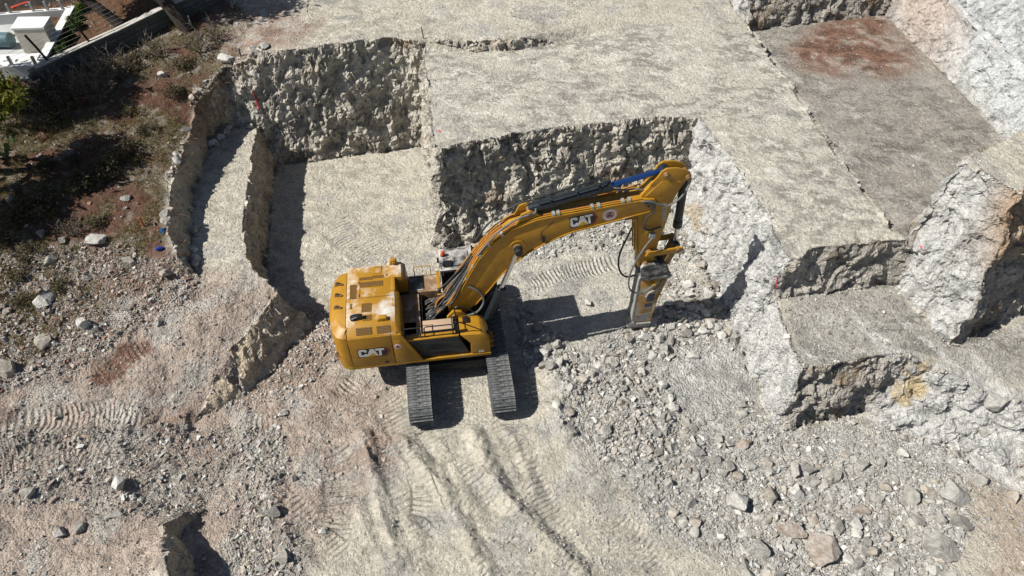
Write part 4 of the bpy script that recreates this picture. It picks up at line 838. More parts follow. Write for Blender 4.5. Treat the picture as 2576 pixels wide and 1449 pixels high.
# ---- hydraulic breaker
BK = P_('hydraulic_breaker', MB().prism([(6.53,2.98),(7.52,2.94),(7.46,2.6),(7.30,1.84),(7.20,0.62),(6.62,0.62),(6.57,1.0),(6.57,2.2)], -0.24, 0.24), M['breaker'], bev=0.02)
for v in (-0.33, 0.33):
    P_('bracket_plate', MB().prism([(6.44,3.58),(6.52,3.68),(7.22,3.66),(7.34,3.58),(7.54,3.10),(6.50,3.12)], v - .035, v + .035), M['bracket'], BK, bev=0.012)
    P_('bracket_rim', MB().prism([(6.44,3.58),(6.52,3.70),(7.22,3.68),(7.36,3.59),(7.30,3.55),(7.2,3.62),(6.54,3.63),(6.5,3.56)], v - .06, v + .06), M['bracket'], BK)
P_('mounting_flange', MB().box(6.47, 7.58, -0.4, 0.4, 3.03, 3.12).box(6.5, 7.56, -0.36, 0.36, 2.95, 3.03), M['bracket'], BK, bev=0.01)
for u, w in ((6.62, 3.42), (7.3, 3.42)):
    P_('bracket_pin', MB().cyl((u, -0.42, w), (u, 0.42, w), 0.085, 16), M['bracket'], BK)
P_('front_plate', MB().prism([(6.50,2.9),(6.53,2.98),(6.57,2.2),(6.57,1.0),(6.62,0.62),(6.54,0.62),(6.5,1.0)], -0.25, 0.25), M['wear'], BK)
P_('edge_rib', MB().prism([(7.48,2.9),(7.56,2.9),(7.34,1.84),(7.24,0.62),(7.18,0.62),(7.28,1.84)], -0.255, 0.255), M['breaker'], BK)
P_('hose_guard', MB().tube([(6.86, -0.29, 2.02), (6.93, -0.29, 2.22), (7.15, -0.29, 2.35), (7.3, -0.29, 2.5), (7.38, -0.29, 2.85)], 0.035, 6), M['wear'], BK)
P_('side_decal', MB().box(6.92, 7.2, -0.246, -0.238, 1.72, 2.12).box(6.90, 7.16, -0.246, -0.238, 1.44, 1.62), M['decal_navy'], BK)
P_('worn_panel', MB().prism([(6.66,0.66),(7.17,0.66),(7.21,1.1),(6.66,1.02)], -0.246, -0.238), M['wear'], BK)
P_('retainer_collar', MB().prism([(6.36,0.46),(6.42,0.70),(6.60,0.70),(6.66,0.60),(7.25,0.60),(7.24,0.40),(6.60,0.40)], -0.31, 0.31), M['wear'], BK, bev=0.02)
P_('chisel', MB().cyl((6.74, 0, 0.5), (6.74, 0, 0.12), 0.095, 16).cyl((6.74, 0, 0.14), (6.74, 0, 0.02), 0.095, 16, 0.06), M['wear'], BK)
P_('hose_fitting', MB().cyl((7.0, -0.42, 2.74), (7.0, -0.27, 2.70), 0.07, 10), M['decal_yellow'], BK)
for w in (1.0, 2.2): P_('housing_bolt', MB().cyl((6.68, -0.26, w), (6.68, -0.23, w), 0.04, 8).cyl((7.15, -0.26, w * .9), (7.15, -0.23, w * .9), 0.03, 8), M['pin'], BK)
# ---- hoses
def hose(pts, r, m='rubber'): return P_('hose', MB().tube(pts, r, 7, curve=True), M[m])
hose([(6.25,0.27,5.3),(6.05,0.3,4.5),(5.84,0.25,3.7),(5.86,0.1,3.15),(6.1,0.0,2.86),(6.45,0.05,2.84)], 0.034)
hose([(6.66,-0.36,4.94),(6.45,-0.42,4.65),(6.22,-0.45,4.1),(6.06,-0.45,3.4),(6.12,-0.43,2.75),(6.38,-0.42,2.44),(6.75,-0.43,2.50),(7.0,-0.42,2.74)], 0.032, 'hose_grey')
hose([(6.05,-0.34,6.45),(6.35,-0.36,6.46),(6.62,-0.36,6.32),(6.95,-0.36,6.22),(7.3,-0.33,6.45),(7.52,-0.22,6.75),(7.6,-0.15,7.0)], 0.032, 'hose_grey')
hose([(6.2,-0.36,6.36),(6.48,-0.38,6.34),(6.50,-0.36,6.05),(6.33,-0.34,5.75),(6.30,-0.32,5.4),(6.5,-0.3,5.22),(6.9,-0.28,5.3)], 0.034, 'rubber')
hose([(0.95,0.3,4.9),(1.3,0.28,5.5),(1.75,0.2,6.0),(2.3,0.1,6.45),(2.75,0.1,6.55)], 0.032)
hose([(0.95,-0.28,4.8),(1.35,-0.33,5.42),(1.8,-0.33,5.92),(2.3,-0.3,6.22),(2.75,-0.26,6.32),(2.8,-0.2,6.45)], 0.034, 'hose_grey')
hose([(0.62,-0.34,3.5),(0.95,-0.4,3.25),(1.08,-0.42,2.8),(0.85,-0.45,2.35),(0.45,-0.5,2.25)], 0.038, 'hose_grey')
hose([(5.2,0.06,6.75),(5.6,0.0,6.7),(5.9,-0.05,6.75),(6.15,-0.1,6.72)], 0.03, 'hose_grey'); hose([(5.1,0.14,6.62),(5.6,0.14,6.65),(6.1,0.12,6.8)], 0.03, 'pipe')
rr = random.Random(4)
for k in range(18):
    v = -0.42 + 0.84 * k / 17; a = (-0.85 + rr.uniform(-.15, .3), v * 1.1 + rr.uniform(-.08, .08), 2.0 + rr.uniform(0, .2))
    e_u = 0.42 + rr.uniform(0, .45); e = (e_u - .05, v * .65, top_at(e_u) + .06)
    m1 = (-0.4 + rr.uniform(-.15, .2), v + rr.uniform(-.12, .12), 2.45 + rr.uniform(-.1, .2)); m2 = (0.02 + rr.uniform(-.12, .1), v * .9 + rr.uniform(-.06, .06), 2.95 + rr.uniform(-.15, .2))
    hose([a, m1, m2, e], 0.03 + rr.uniform(0, .008), ('rubber', 'rubber', 'pipe', 'hose_grey', 'rubber')[k % 5])
for k in range(6):
    y = -0.45 + .17 * k; hose([(-1.0, y, 2.1), (-0.7, y + rr.uniform(-.15, .15), 2.3), (-0.35, y * .6, 2.28), (-0.2, y * .5 + .1, 2.0)], 0.036, 'rubber')
P_('valve_block', MB().box(-0.5, -0.32, 0.25, 0.5, 2.2, 2.46).box(-0.3, -0.12, 0.3, 0.48, 2.28, 2.42), M['pipe'], bev=0.02)
# ---- lettering and badges
def letters(name, par, u0, w0, h, v, slope=0.0, face=-1, uax=(1, 0), scale_w=1.0):
    """the maker's mark: white block letters, yellow peak, dark and red arrow plate"""
    Cc = [(.15,0),(.68,0),(.80,.12),(.80,.36),(.54,.36),(.54,.23),(.27,.23),(.27,.77),(.54,.77),(.54,.64),(.80,.64),(.80,.88),(.68,1),(.15,1),(0,.85),(0,.15)]
    Aa = [(.74,0),(1.10,1),(1.46,1),(1.86,0)]; Tt = [(1.50,1),(2.42,1),(2.42,.77),(2.10,.77),(2.10,0),(1.86,0),(1.86,.15),(1.82,.77),(1.60,.77)]
    Tt = [(1.56,1),(2.42,1),(2.42,.77),(2.14,.77),(2.14,.0),(1.90,.0),(1.90,.77),(1.64,.77)]
    pk = [(.72,-.03),(1.30,.44),(1.88,-.03)]; red = [(1.7,1.02),(2.55,1.02),(2.92,.5),(2.55,-.14),(1.5,-.14),(1.62,.0)]
    drk = [(-.07,-.08),(2.2,-.08),(2.2,.5),(2.48,.5),(2.48,1.07),(.05,1.07),(-.07,.95)]; rdk = [(1.7,1.08),(2.58,1.08),(2.99,.5),(2.58,-.2),(1.4,-.2)]
    redk = [(1.9,.92),(2.46,.92),(2.76,.5),(2.46,-.02),(2.2,-.02)]
    cs, sn = math.cos(slope), math.sin(slope)
    def put(nm, poly, m, d):
        pts = [(u0 + (x * cs * scale_w - y * sn) * h, w0 + (x * sn * scale_w + y * cs) * h) for x, y in poly]
        P_(nm, MB().prism(pts, v + face * d, v + face * (d + .003)), M[m], par)
    put('logo_plate', rdk, 'decal_black', .001); put('logo_arrow', red, 'red', .0045); put('logo_arrow_inner', redk, 'decal_black', .008); put('logo_plate', drk, 'decal_black', .0115)
    put('logo_letter', Cc, 'white', .015); put('logo_letter', Aa, 'white', .015); put('logo_letter', Tt, 'white', .015); put('logo_peak', pk, 'decal_yellow', .0185)
letters('logo', EX, -3.20, 1.93, 0.35, -1.531, R(-1))
letters('logo', BOOM, 3.92, 5.66, 0.37, -0.301, R(9.5), scale_w=0.80)
def badge(par, u, w, r, v):
    def disc(nm, rad, m, d, n=24): P_(nm, MB().prism([(u + rad * math.cos(2*math.pi*k/n), w + rad * math.sin(2*math.pi*k/n)) for k in range(n)], v - d, v - d - .003), M[m], par)
    disc('badge_rim', r, 'white', .001); disc('badge_ring', r * .92, 'red', .0045); disc('badge_band', r * .86, 'white', .008); disc('badge_face', r * .66, 'decal_pink', .0115)
    P_('badge_figure', MB().prism([(u - .42*r, w - .3*r), (u + .42*r, w - .3*r), (u + .3*r, w - .02*r), (u + .05*r, w + .1*r), (u - .3*r, w + .05*r)], v - .015, v - .018).prism([(u - .3*r, w + .22*r), (u + .1*r, w + .22*r), (u + .2*r, w + .42*r), (u - .1*r, w + .5*r)], v - .015, v - .018), M['decal_navy'], par)
badge(BOOM, 5.13, 6.02, 0.235, -0.301); badge(EX, -1.90, 2.27, 0.12, -1.543)
def text(par, s, size, loc, rot, m):
    cu = bpy.data.curves.new('t', 'FONT'); cu.body = s; cu.size = size; cu.extrude = 0.002; cu.align_x = 'CENTER'; cu.align_y = 'CENTER'; cu.resolution_u = 3; cu.offset = size * .02
    o = bpy.data.objects.new('tmp', cu); COL.objects.link(o); bpy.context.view_layer.update()
    me = bpy.data.meshes.new_from_object(o.evaluated_get(bpy.context.evaluated_depsgraph_get())); bpy.data.objects.remove(o)
    me.materials.clear(); me.materials.append(M[m]); t = bpy.data.objects.new('lettering', me); t.location = loc; t.rotation_euler = rot; return link(t, par)
text(EX, '352', 0.13, (0.84, -1.506, 1.50), (R(90), 0, 0), 'white')
text(STICK, 'KOSMAS', 0.20, (6.93, -0.206, 5.82), (R(90), R(83), 0), 'clamp')
text(CW, 'CAT', 0.62, (-4.078, 0.0, 2.1), (R(90), 0, R(-90)), 'white')
badge_c = MB().loft([[(-3.90 + 0.09 * math.cos(R(62)) * math.cos(a) - .02, -1.30 - 0.09 * math.sin(R(62)) * math.cos(a) * -1, 1.95 + 0.11 * math.sin(a)) for a in [k * math.pi / 6 for k in range(12)]], [(-3.93 + 0.09 * math.cos(R(62)) * math.cos(a) - .02, -1.32 - 0.09 * math.sin(R(62)) * math.cos(a) * -1, 1.95 + 0.11 * math.sin(a)) for a in [k * math.pi / 6 for k in range(12)]]])
P_('badge', badge_c, M['white'], CW)
# ------------------------------------------------------------------ rocks
def hull_rock(seed, n=16, sub=0):
    r = random.Random(seed); bm = bmesh.new()
    for _ in range(n):
        v = Vector((r.gauss(0, 1), r.gauss(0, 1), r.gauss(0, 1))).normalized(); bm.verts.new(Vector((v.x, v.y * r.uniform(.8, 1), v.z * .9)) * r.uniform(0.72, 1.0))
    res = bmesh.ops.convex_hull(bm, input=bm.verts[:])
    bmesh.ops.delete(bm, geom=[v for v in bm.verts if not v.link_faces], context='VERTS')
    bmesh.ops.triangulate(bm, faces=bm.faces[:])
    bm.verts.index_update(); Vv = np.array([v.co for v in bm.verts]); Ff = np.array([[v.index for v in f.verts] for f in bm.faces]); bm.free()
    return Vv * np.array([0.5, 0.5, 0.5]), Ff
SMALL = [hull_rock(100 + k, 9) for k in range(14)]
def boulder_mesh(seed, mats, sub=4, flat=1.0):
    """a broken block: a ball cut by planes, then roughened"""
    r = np.random.default_rng(seed); bm = bmesh.new(); bmesh.ops.create_icosphere(bm, subdivisions=sub, radius=1.0)
    Vv = np.array([v.co for v in bm.verts]); Ff = np.array([[v.index for v in f.verts] for f in bm.faces]); bm.free()
    for k in range(18):
        n = r.normal(size=3); n /= np.linalg.norm(n); d = r.uniform(0.42, 0.8); s = Vv @ n - d
        Vv = Vv - np.where(s > 0, s, 0)[:, None] * n
    Vv = Vv * (1 + 0.09 * fbm(Vv + seed * 3.1, 2.0, 4, seed)[:, None] + 0.05 * fbm(Vv + seed, 4.0, 2, seed, billow=True)[:, None])
    Vv = Vv / (Vv.max(0) - Vv.min(0)); Vv[:, 2] *= flat
    me = np_mesh('boulder', Vv, Ff, mats, sub > 3)
    try: me.set_sharp_from_angle(angle=R(20))
    except Exception: pass
    return me
# heights and colours where stones lie
flatv = np.where((near_n < 0.05) & (OUT < 0.05))[0]
def region(m, thr=0.5): return flatv[m[flatv] > thr]
BAND = poly_mask([(-60,1085,0.8),(300,1075,0.5),(640,1075,0.1),(735,1130,0.1),(700,1300,0),(760,1500,0),(560,1500,0),(560,1290,0.1),(400,1280,0.5),(260,1300,0.5),(-60,1290,0.5)], 0.5, 0.8, 0.6, 41)
DARKB = poly_mask([(600,1090,0.1),(690,1080,0.1),(735,1160,0.1),(700,1300,0),(780,1500,0),(600,1500,0),(620,1300,0.1)], 0.4, 0.6, 0.8, 43)
PITR = poly_mask([(1560,590,0.3),(1700,570,0.4),(1830,720,0.2),(1850,860,0),(1600,850,0),(1620,720,0.1)], 0.5, 0.5, 0.8, 45)
PITW = poly_mask([(1290,600,0.2),(1560,560,0.3),(1700,570,0.4),(1690,620,0.3),(1500,625,0.2),(1330,650,0.1)], 0.4, 0.4, 0.8, 46)
SHADE = poly_mask([(1290,740,0),(1450,880,0),(1640,850,0),(1860,800,0),(1850,880,0),(1450,960,0.1),(1300,960,0)], 0.3, 0.3, 0.8, 47)
LSLOPE = poly_mask([(760,770,0.2),(850,780,0),(860,900,0),(720,1010,0.1),(520,1040,0.1),(600,940,0.2),(690,830,0.2)], 0.3, 0.4, 0.8, 49)
LIPS = poly_mask([(440,640,2.7),(425,480,3.0),(470,340,3.4),(500,220,4),(620,120,5.2),(680,110,5.4),(640,160,5.0),(540,240,3.9),(490,330,3.4),(450,460,3.1),(470,640,2.7)], 0.35, 0.4, 1.0, 51)
GREYT, WHITT, TANT, PINKT, REDT, DUNT = (0.47, 0.46, 0.43), (0.64, 0.63, 0.59), (0.50, 0.455, 0.385), (0.49, 0.41, 0.355), (0.31, 0.20, 0.15), (0.35, 0.335, 0.305)
ZONES = [  # mask, count, smallest, largest, Pareto exponent, tints, zone name
    (RUBR, 26000, 0.05, 0.36, 2.7, (GREYT, GREYT, GREYT, WHITT, WHITT, TANT, DUNT), 'right'),
    (BAND, 15000, 0.045, 0.30, 2.6, (GREYT, WHITT, TANT, PINKT, DUNT), 'band'),
    (DARKB, 3600, 0.06, 0.30, 2.3, (DUNT, TANT, GREYT, PINKT, WHITT), 'dark'),
    (RUBL, 14000, 0.05, 0.30, 2.6, (PINKT, PINKT, WHITT, TANT, REDT, GREYT), 'left'),
    (LIPS, 4200, 0.07, 0.45, 1.9, (WHITT, PINKT, GREYT, REDT, TANT), 'lip'),
    (PINK, 11000, 0.035, 0.20, 2.8, (PINKT, TANT, WHITT, GREYT), None),
    (LSLOPE, 1900, 0.05, 0.26, 2.3, (PINKT, TANT, DUNT, WHITT), None),
    (HILL, 3200, 0.05, 0.30, 2.4, (WHITT, PINKT, GREYT, TANT, REDT), 'hill'),
    (PITF, 4200, 0.04, 0.16, 2.8, (WHITT, GREYT, GREYT), None),
    (PITR, 2600, 0.06, 0.42, 2.0, (WHITT, GREYT, TANT), 'pit'),
    (PITW, 1500, 0.07, 0.34, 2.0, (WHITT, GREYT, GREYT), 'wallfoot'),
    (SHADE, 1300, 0.06, 0.40, 2.0, (GREYT, DUNT, WHITT), 'shade'),
    (TERA, 1500, 0.035, 0.10, 3.0, (GREYT, DUNT), None),
    (GREYL, 1200, 0.04, 0.14, 2.8, (DUNT, GREYT, TANT), None),
    (BENH, 2600, 0.04, 0.16, 2.6, (DUNT, GREYT), None),
    (DIRTR, 1300, 0.04, 0.26, 2.4, (TANT, GREYT, PINKT), None),
    (1 - np.clip(HILL + PINK + TERA + GREYL + GARD + OUT, 0, 1), 9000, 0.035, 0.16, 2.8, (WHITT, GREYT, TANT), None)]
CORE = poly_mask([(1410,930,0),(1520,900,0),(1660,960,0),(1760,1080,0),(1780,1200,0),(1560,1190,0),(1420,1060,0)], 0.5, 0.6, 0.8, 57)
BIGR = poly_mask([(1830,1200,0.1),(2100,1150,0.2),(2420,1190,0.4),(2440,1400,0.5),(2300,1500,0.4),(1840,1500,0)], 0.6, 0.6, 0.8, 59)
DUSTR = poly_mask([(1600,880,0),(1840,850,0),(1920,1000,0),(1780,1050,0),(1650,960,0)], 0.5, 0.5, 0.8, 61)
BOTM = poly_mask([(1240,1300,0),(1420,1180,0),(1620,1220,0),(1900,1380,0),(1900,1520,0),(1240,1520,0)], 0.7, 0.8, 0.6, 63)
ZONES[0] = (RUBR * (1 - 0.85 * DUSTR),) + ZONES[0][1:]
ZONES[5:5] = [(CORE, 5200, 0.09, 0.34, 2.6, (GREYT, GREYT, WHITT, DUNT, TANT), 'right'), (BIGR, 5000, 0.075, 0.42, 2.4, (GREYT, WHITT, GREYT, GREYT, TANT), 'right'), (BOTM, 6500, 0.035, 0.16, 2.8, (GREYT, WHITT, TANT), None)]
rocks = []
bv = np.where((near_n > 0.0) & (near_n < 0.7) & (OUT < 0.05) & (V0[:, 1] < 34) & (V0[:, 0] > -13))[0]
rim = bv[(VN[bv, 2] > 0.3)]; foot_ = rim[(V0[rim, 2] < 0.5) | ((V0[rim, 2] > 1.9) & (V0[rim, 2] < 2.75))]; rim = np.setdiff1d(rim, foot_)
for arr, cnt, a_, b_, e_ in ((rim, 1500, 0.05, 0.22, 2.4), (foot_, 2600, 0.05, 0.30, 2.2)):
    for vi_ in RNG.choice(arr, min(cnt, len(arr)), replace=False): rocks.append((vi_, float(min(a_ * RNG.random() ** (-1 / e_), b_)), (GREYT, WHITT, TANT)[RNG.integers(3)], None))
for zi, (mk, cnt, smin, smax, ex, tints, zn) in enumerate(ZONES):
    ids = region(mk); ids = ids[(pad[ids] < 0.2) & (V0[ids, 1] < 36)]
    if not len(ids): continue
    pr_ = np.clip(0.35 + 1.3 * n2[ids] + 0.6 * mk[ids], 0.02, None); pr_ /= pr_.sum()
    pick = RNG.choice(ids, min(cnt, len(ids)), p=pr_, replace=False)
    s_ = np.minimum(smin * RNG.random(len(pick))**(-1 / ex), smax * RNG.uniform(0.6, 1.0, len(pick)))
    ti = RNG.integers(0, len(tints), len(pick))
    for a, b, c in zip(pick, s_, ti): rocks.append((a, float(b), tints[c], zn))
print('rocks', len(rocks))
# named boulders seen in the photograph: u, v, level, length, depth, height, tint, label
BOULD = [
 (1849,1269,0.1,.68,.62,.58,'white','pale angular boulder with a black shadow on its right, lower right rubble'),
 (1935,1249,0.1,.50,.50,.40,'tan','tan faceted boulder just right of the pale angular boulder'),
 (2000,1243,0.1,.60,.52,.42,'white','white rough boulder above the rust stained slab in the rubble'),
 (1988,1334,0.1,1.0,.55,.42,'rust','long rust stained boulder in the lower right rubble'),
 (2063,1393,0.1,1.0,.95,.55,'rust','big grey boulder with a broad rusty seam near the bottom edge'),
 (2293,1250,0.4,.64,.72,.55,'grey','upright grey boulder left of the flat white slab'),
 (2396,1252,0.5,1.05,.95,.50,'white','largest white flat topped boulder in the lower right rubble'),
 (2362,1381,0.5,1.05,.90,.70,'grey','big dark grey boulder with a deep shadow, bottom right'),
 (2335,1236,0.4,.56,.30,.22,'tan','upper of two flat slabs left of the white flat topped boulder'),
 (2343,1262,0.4,.50,.28,.20,'grey','lower of two flat slabs left of the white flat topped boulder'),
 (2160,1287,0.2,.78,.36,.24,'rust','flat brown slab lying in the fine grey gravel'),
 (2130,1150,0.3,.44,.44,.30,'tan','striped tan boulder below the dark rock face'),
 (2267,1142,0.3,.32,.40,.28,'white','small rounded white boulder below the white rock slope'),
 (1882,1342,0.1,.66,.30,.24,'white','thin white slab left of the long rust stained boulder'),
 (1907,1388,0.1,.66,.58,.40,'grey','broad grey boulder below the thin white slab'),
 (2414,1318,0.5,.62,.58,.42,'grey','grey boulder wedged between the white flat one and the big dark one'),
 (1997,1189,0.1,.34,.50,.36,'grey','narrow grey boulder standing upright in the right rubble'),
 (1873,1120,0.1,.70,.40,.30,'rust','broad whitish boulder with reddish stain below the white corner'),
 (1748,1137,0.1,.66,.46,.38,'white','pale two toned boulder in the grey rubble right of the ruts'),
 (2498,1015,1.6,.95,.85,.75,'white','smooth rounded white boulder on the rough rock at the right'),
 (2480,1078,1.2,.50,.45,.35,'grey','grey boulder below the smooth rounded white one'),
 (2470,1210,0.6,.55,.40,.30,'grey','grey angular boulder at the foot of the rough rock, right edge'),
 (2548,1255,0.7,.34,.42,.30,'tan','lone tan boulder on the bare dirt at the right edge'),
 (212,822,1.5,.46,.55,.50,'white','tall white boulder with a black shadow on the left rubble slope'),
 (18,930,1.3,.75,.60,.45,'tan','pinkish boulder at the left edge above the ramp'),
 (402,813,1.5,.28,.28,.24,'grey','lone grey stone on the pink ramp'),
 (110,760,1.9,.60,.85,.40,'white','white outcrop among scrub on the left slope'),
 (112,862,1.5,.60,.85,.35,'tan','smooth pinkish outcrop in the left rubble'),
 (304,1222,0.4,.34,.50,.36,'white','bright white stone in the middle of the lower left gravel'),
 (290,1296,0.4,.55,.20,.16,'white','long thin white slab in the lower left gravel'),
 (77,1244,0.5,.44,.36,.30,'grey','round grey boulder in the lower left gravel'),
 (150,1345,0.5,.40,.34,.28,'white','pale block at the lower left gravel heap'),
 (200,1333,0.5,.34,.34,.30,'grey','grey block beside the pale one at the lower left heap'),
 (714,1040,0.1,.38,.32,.28,'white','white block on the ground left of the tracks'),
 (714,1404,0.1,.42,.40,.34,'grey','grey white block near the bottom edge left of the ruts'),
 (690,1290,0.1,.48,.44,.40,'grey','largest block of the dark stone heap left of the ruts'),
 (740,1206,0.0,.22,.24,.24,'tan','small pale stone alone on the reddish tracked ground'),
 (816,1336,0.0,.32,.28,.26,'white','white stone alone left of the ruts near the bottom'),
 (1618,850,0.0,.62,.42,.30,'white','pale slab under the chisel of the breaker'),
 (1767,838,0.1,.52,.38,.32,'white','white boulder right of the breaker at the edge of the shadow'),
 (1348,831,0.0,.44,.44,.36,'grey','rounded grey boulder in the shadow beside the front track'),
 (1318,858,0.0,.36,.50,.38,'grey','dark boulder in the shadow closest to the front track'),
 (1670,880,0.0,.36,.38,.32,'grey','grey boulder below the breaker in the rubble'),
 (1732,745,0.2,.42,.36,.30,'white','white boulder between the breaker and the white wall'),
 (1478,765,0.0,.26,.36,.24,'white','white stone at the end of the cab shadow'),
 (320,502,3.0,.42,.42,.30,'white','pale rock on the shaded upper left hillside'),
 (107,592,2.6,.30,.32,.30,'grey','squared grey stone in the scrub at the left'),
 (160,607,2.6,.32,.36,.30,'grey','grey boulder beside the dead shrub at the left'),
 (245,608,2.6,.85,.62,.32,'white','large white outcrop on the left hillside'),
 (132,655,2.4,.55,.75,.40,'grey','grey fractured outcrop in the grass at the left'),
 (28,508,2.9,.40,.34,.36,'tan','tan cut stone beside the cactus slope at the left edge'),
 (50,706,2.2,.30,.26,.24,'white','white stone in the dry grass at the left edge'),
 (325,662,2.5,.52,.42,.34,'tan','pinkish boulder in the rubble left of the bank'),
 (420,688,2.3,.48,.42,.34,'tan','reddish boulder at the foot of the earth bank'),
 (218,702,2.1,.32,.30,.28,'white','white stone in the upper left rubble'),
 (407,190,4.3,.50,.36,.26,'white','lone pale rock on the red upper hillside'),
 (572,160,4.7,.75,.50,.40,'white','white broken rock on the lip above the bench'),
]
BM = {(c, k): boulder_mesh(31 * k + len(c), [M['rock_' + c]]) for c in ('white', 'grey', 'tan', 'rust') for k in range(4)}
taken = []
for i, (u, v, z, a, b, c, tint, lab) in enumerate(BOULD):
    p = spot(u, v, z); o = bpy.data.objects.new('boulder', BM[(tint, i % 4)])
    r = random.Random(i); zz = ground_z(p.x, p.y, 0.3, True)
    o.location = (p.x, p.y, zz + c * 0.30); o.scale = (a * .95, b * 1.02, c); o.rotation_euler = (r.uniform(-.15, .15), r.uniform(-.15, .15), r.uniform(-.35, .35) + (math.pi if i % 2 else 0))
    link(o); tag(o, lab, 'boulder', 'boulders in the quarry'); taken.append((p.x, p.y, max(a, b) * .55))
TK = np.array(taken)
LM = [(t[0], t[1], BOULD[i][7]) for i, t in enumerate(taken)]
SHORT = {}
SHORTS = {'white boulder right of': 'white boulder at the shadow edge', 'white boulder between': 'white boulder before the white wall', 'grey boulder below the smooth': 'grey boulder under the rounded one', 'grey boulder wedged': 'wedged grey boulder', 'grey boulder below the breaker': 'grey boulder below the breaker', 'grey boulder beside': 'grey boulder by the dead shrub', 'white stone at': 'white stone at the cab shadow', 'white stone alone': 'lone white stone', 'white stone in the dry': 'white stone in dry grass', 'white stone in the upper': 'white stone of the upper rubble', 'pinkish boulder at': 'pinkish boulder at the left edge', 'pinkish boulder in': 'pinkish boulder left of the bank', 'pale slab under': 'slab under the chisel'}
def short(lab):
    for k, v in SHORTS.items():
        if lab.startswith(k): return v                                   # the first words of a boulder's label name it as a landmark
    for w in (' with ', ' just ', ' above ', ' in the ', ' near ', ' left of ', ' lying ', ' below ', ' wedged ', ' standing ', ' on the ', ' at the ', ' beside ', ' among ', ' alone ', ' right of ', ' under ', ' between ', ' closest '):
        k = lab.find(w)
        if k > 0: lab = lab[:k]
    return lab
SH = [short(l[2]) for l in LM]; LM = [(l[0], l[1], l[2] if SH.count(short(l[2])) == 1 else None) for l in LM]; LM = [l for l in LM if l[2]]
NEXT = {}; ORD = ('nearest', 'second', 'third', 'fourth', 'fifth', 'sixth', 'seventh', 'eighth', 'ninth', 'tenth', 'eleventh', 'twelfth', 'thirteenth', 'fourteenth', 'fifteenth', 'sixteenth')
GRP = {'right': 'rocks of the right rubble field', 'band': 'stones of the lower left gravel band', 'dark': 'stones of the dark heap', 'left': 'stones of the left rubble slope', 'lip': 'stones on the bank rim', 'hill': 'stones on the hillside', 'pit': 'rocks by the breaker', 'wallfoot': 'rocks under the pit wall', 'shade': 'rocks in the boom shadow'}
order = sorted(range(len(rocks)), key=lambda k: -rocks[k][1] * (1.0 if rocks[k][3] else 0.0))
solo = set(); nsolo = 0; SOLO = []
MEDS = {c: [boulder_mesh(500 + 7 * k + len(c), [M['rock_' + c]], sub=3) for k in range(3)] for c in ('white', 'grey', 'tan', 'rust')}
for k in order:
    if nsolo >= 235: break
    vi, s_, tint, zn = rocks[k]; x, y, z = V[vi]
    if zn is None or np.any((TK[:, 0] - x)**2 + (TK[:, 1] - y)**2 < (TK[:, 2] + s_ * .5)**2): continue
    c = {GREYT: 'grey', WHITT: 'white', TANT: 'tan', PINKT: 'tan', REDT: 'rust', DUNT: 'grey'}[tint]
    o = bpy.data.objects.new('rock', MEDS[c][nsolo % 3]); r = random.Random(k)
    o.location = (x, y, z + s_ * .17); o.scale = (s_ * r.uniform(.9, 1.3), s_ * r.uniform(.75, 1.1), s_ * r.uniform(.6, .9)); o.rotation_euler = (r.uniform(-.4, .4), r.uniform(-.4, .4), r.uniform(0, 6.3))
    link(o); tag(o, None, 'rock', GRP[zn]); SOLO.append((o, x, y, c)); solo.add(k); nsolo += 1
for o, x, y, c in SOLO:
    d, lx, ly, lab = min((math.hypot(x - l[0], y - l[1]), l[0], l[1], l[2]) for l in LM if True)
    dr = ('right of' if x > lx else 'left of') if abs(x - lx) > abs(y - ly) else ('above' if y > ly else 'below'); NEXT.setdefault((dr, short(lab), c), []).append((d, o))
WORD = {'grey': 'grey', 'white': 'whitish', 'tan': 'buff', 'rust': 'rusty'}
for (dr, lab, c), l in NEXT.items():
    l.sort(key=lambda t: t[0])
    for i, (d, o) in enumerate(l): o['label'] = '%s rock, the %s one %s the %s' % (WORD[c], ORD[min(i, 15)], dr, lab) if len(l) > 1 else '%s rock %s the %s' % (WORD[c], dr, lab)
rest = [rk for k, rk in enumerate(rocks) if k not in solo]
vi = np.array([r[0] for r in rest]); ss = np.array([r[1] for r in rest]); tt = np.array([r[2] for r in rest])
kk = RNG.integers(0, len(SMALL), len(rest)); VV, FF, CC = [], [], []; basei = 0
for j, (sv, sf) in enumerate(SMALL):
    m = np.where(kk == j)[0]
    if not len(m): continue
    n = len(m); an = RNG.uniform(0, 2 * np.pi, n); tl = RNG.uniform(-.5, .5, n); sc = ss[m][:, None] * np.stack([RNG.uniform(.9, 1.35, n), RNG.uniform(.75, 1.1, n), RNG.uniform(.55, .95, n)], 1)
    W = sv[None] * sc[:, None, :]
    ct_, st_ = np.cos(tl), np.sin(tl); y2 = W[:, :, 1] * ct_[:, None] - W[:, :, 2] * st_[:, None]; z2 = W[:, :, 1] * st_[:, None] + W[:, :, 2] * ct_[:, None]
    ca_, sa_ = np.cos(an), np.sin(an); x3 = W[:, :, 0] * ca_[:, None] - y2 * sa_[:, None]; y3 = W[:, :, 0] * sa_[:, None] + y2 * ca_[:, None]
    W = np.stack([x3, y3, z2], 2) + V[vi[m]][:, None, :]; W[:, :, 2] += (ss[m] * RNG.uniform(-.02, .22, n))[:, None]
    VV.append(W.reshape(-1, 3)); FF.append((sf[None] + (np.arange(n) * len(sv))[:, None, None]).reshape(-1, 3) + basei); basei += n * len(sv)
    CC.append(np.repeat(tt[m] * RNG.uniform(.72, 1.18, (n, 1)), len(sv), 0))
VV, FF, CC = np.concatenate(VV), np.concatenate(FF), np.clip(np.concatenate(CC), 0, .8)
gm = np_mesh('gravel', VV, FF, [M['gravel']], False)
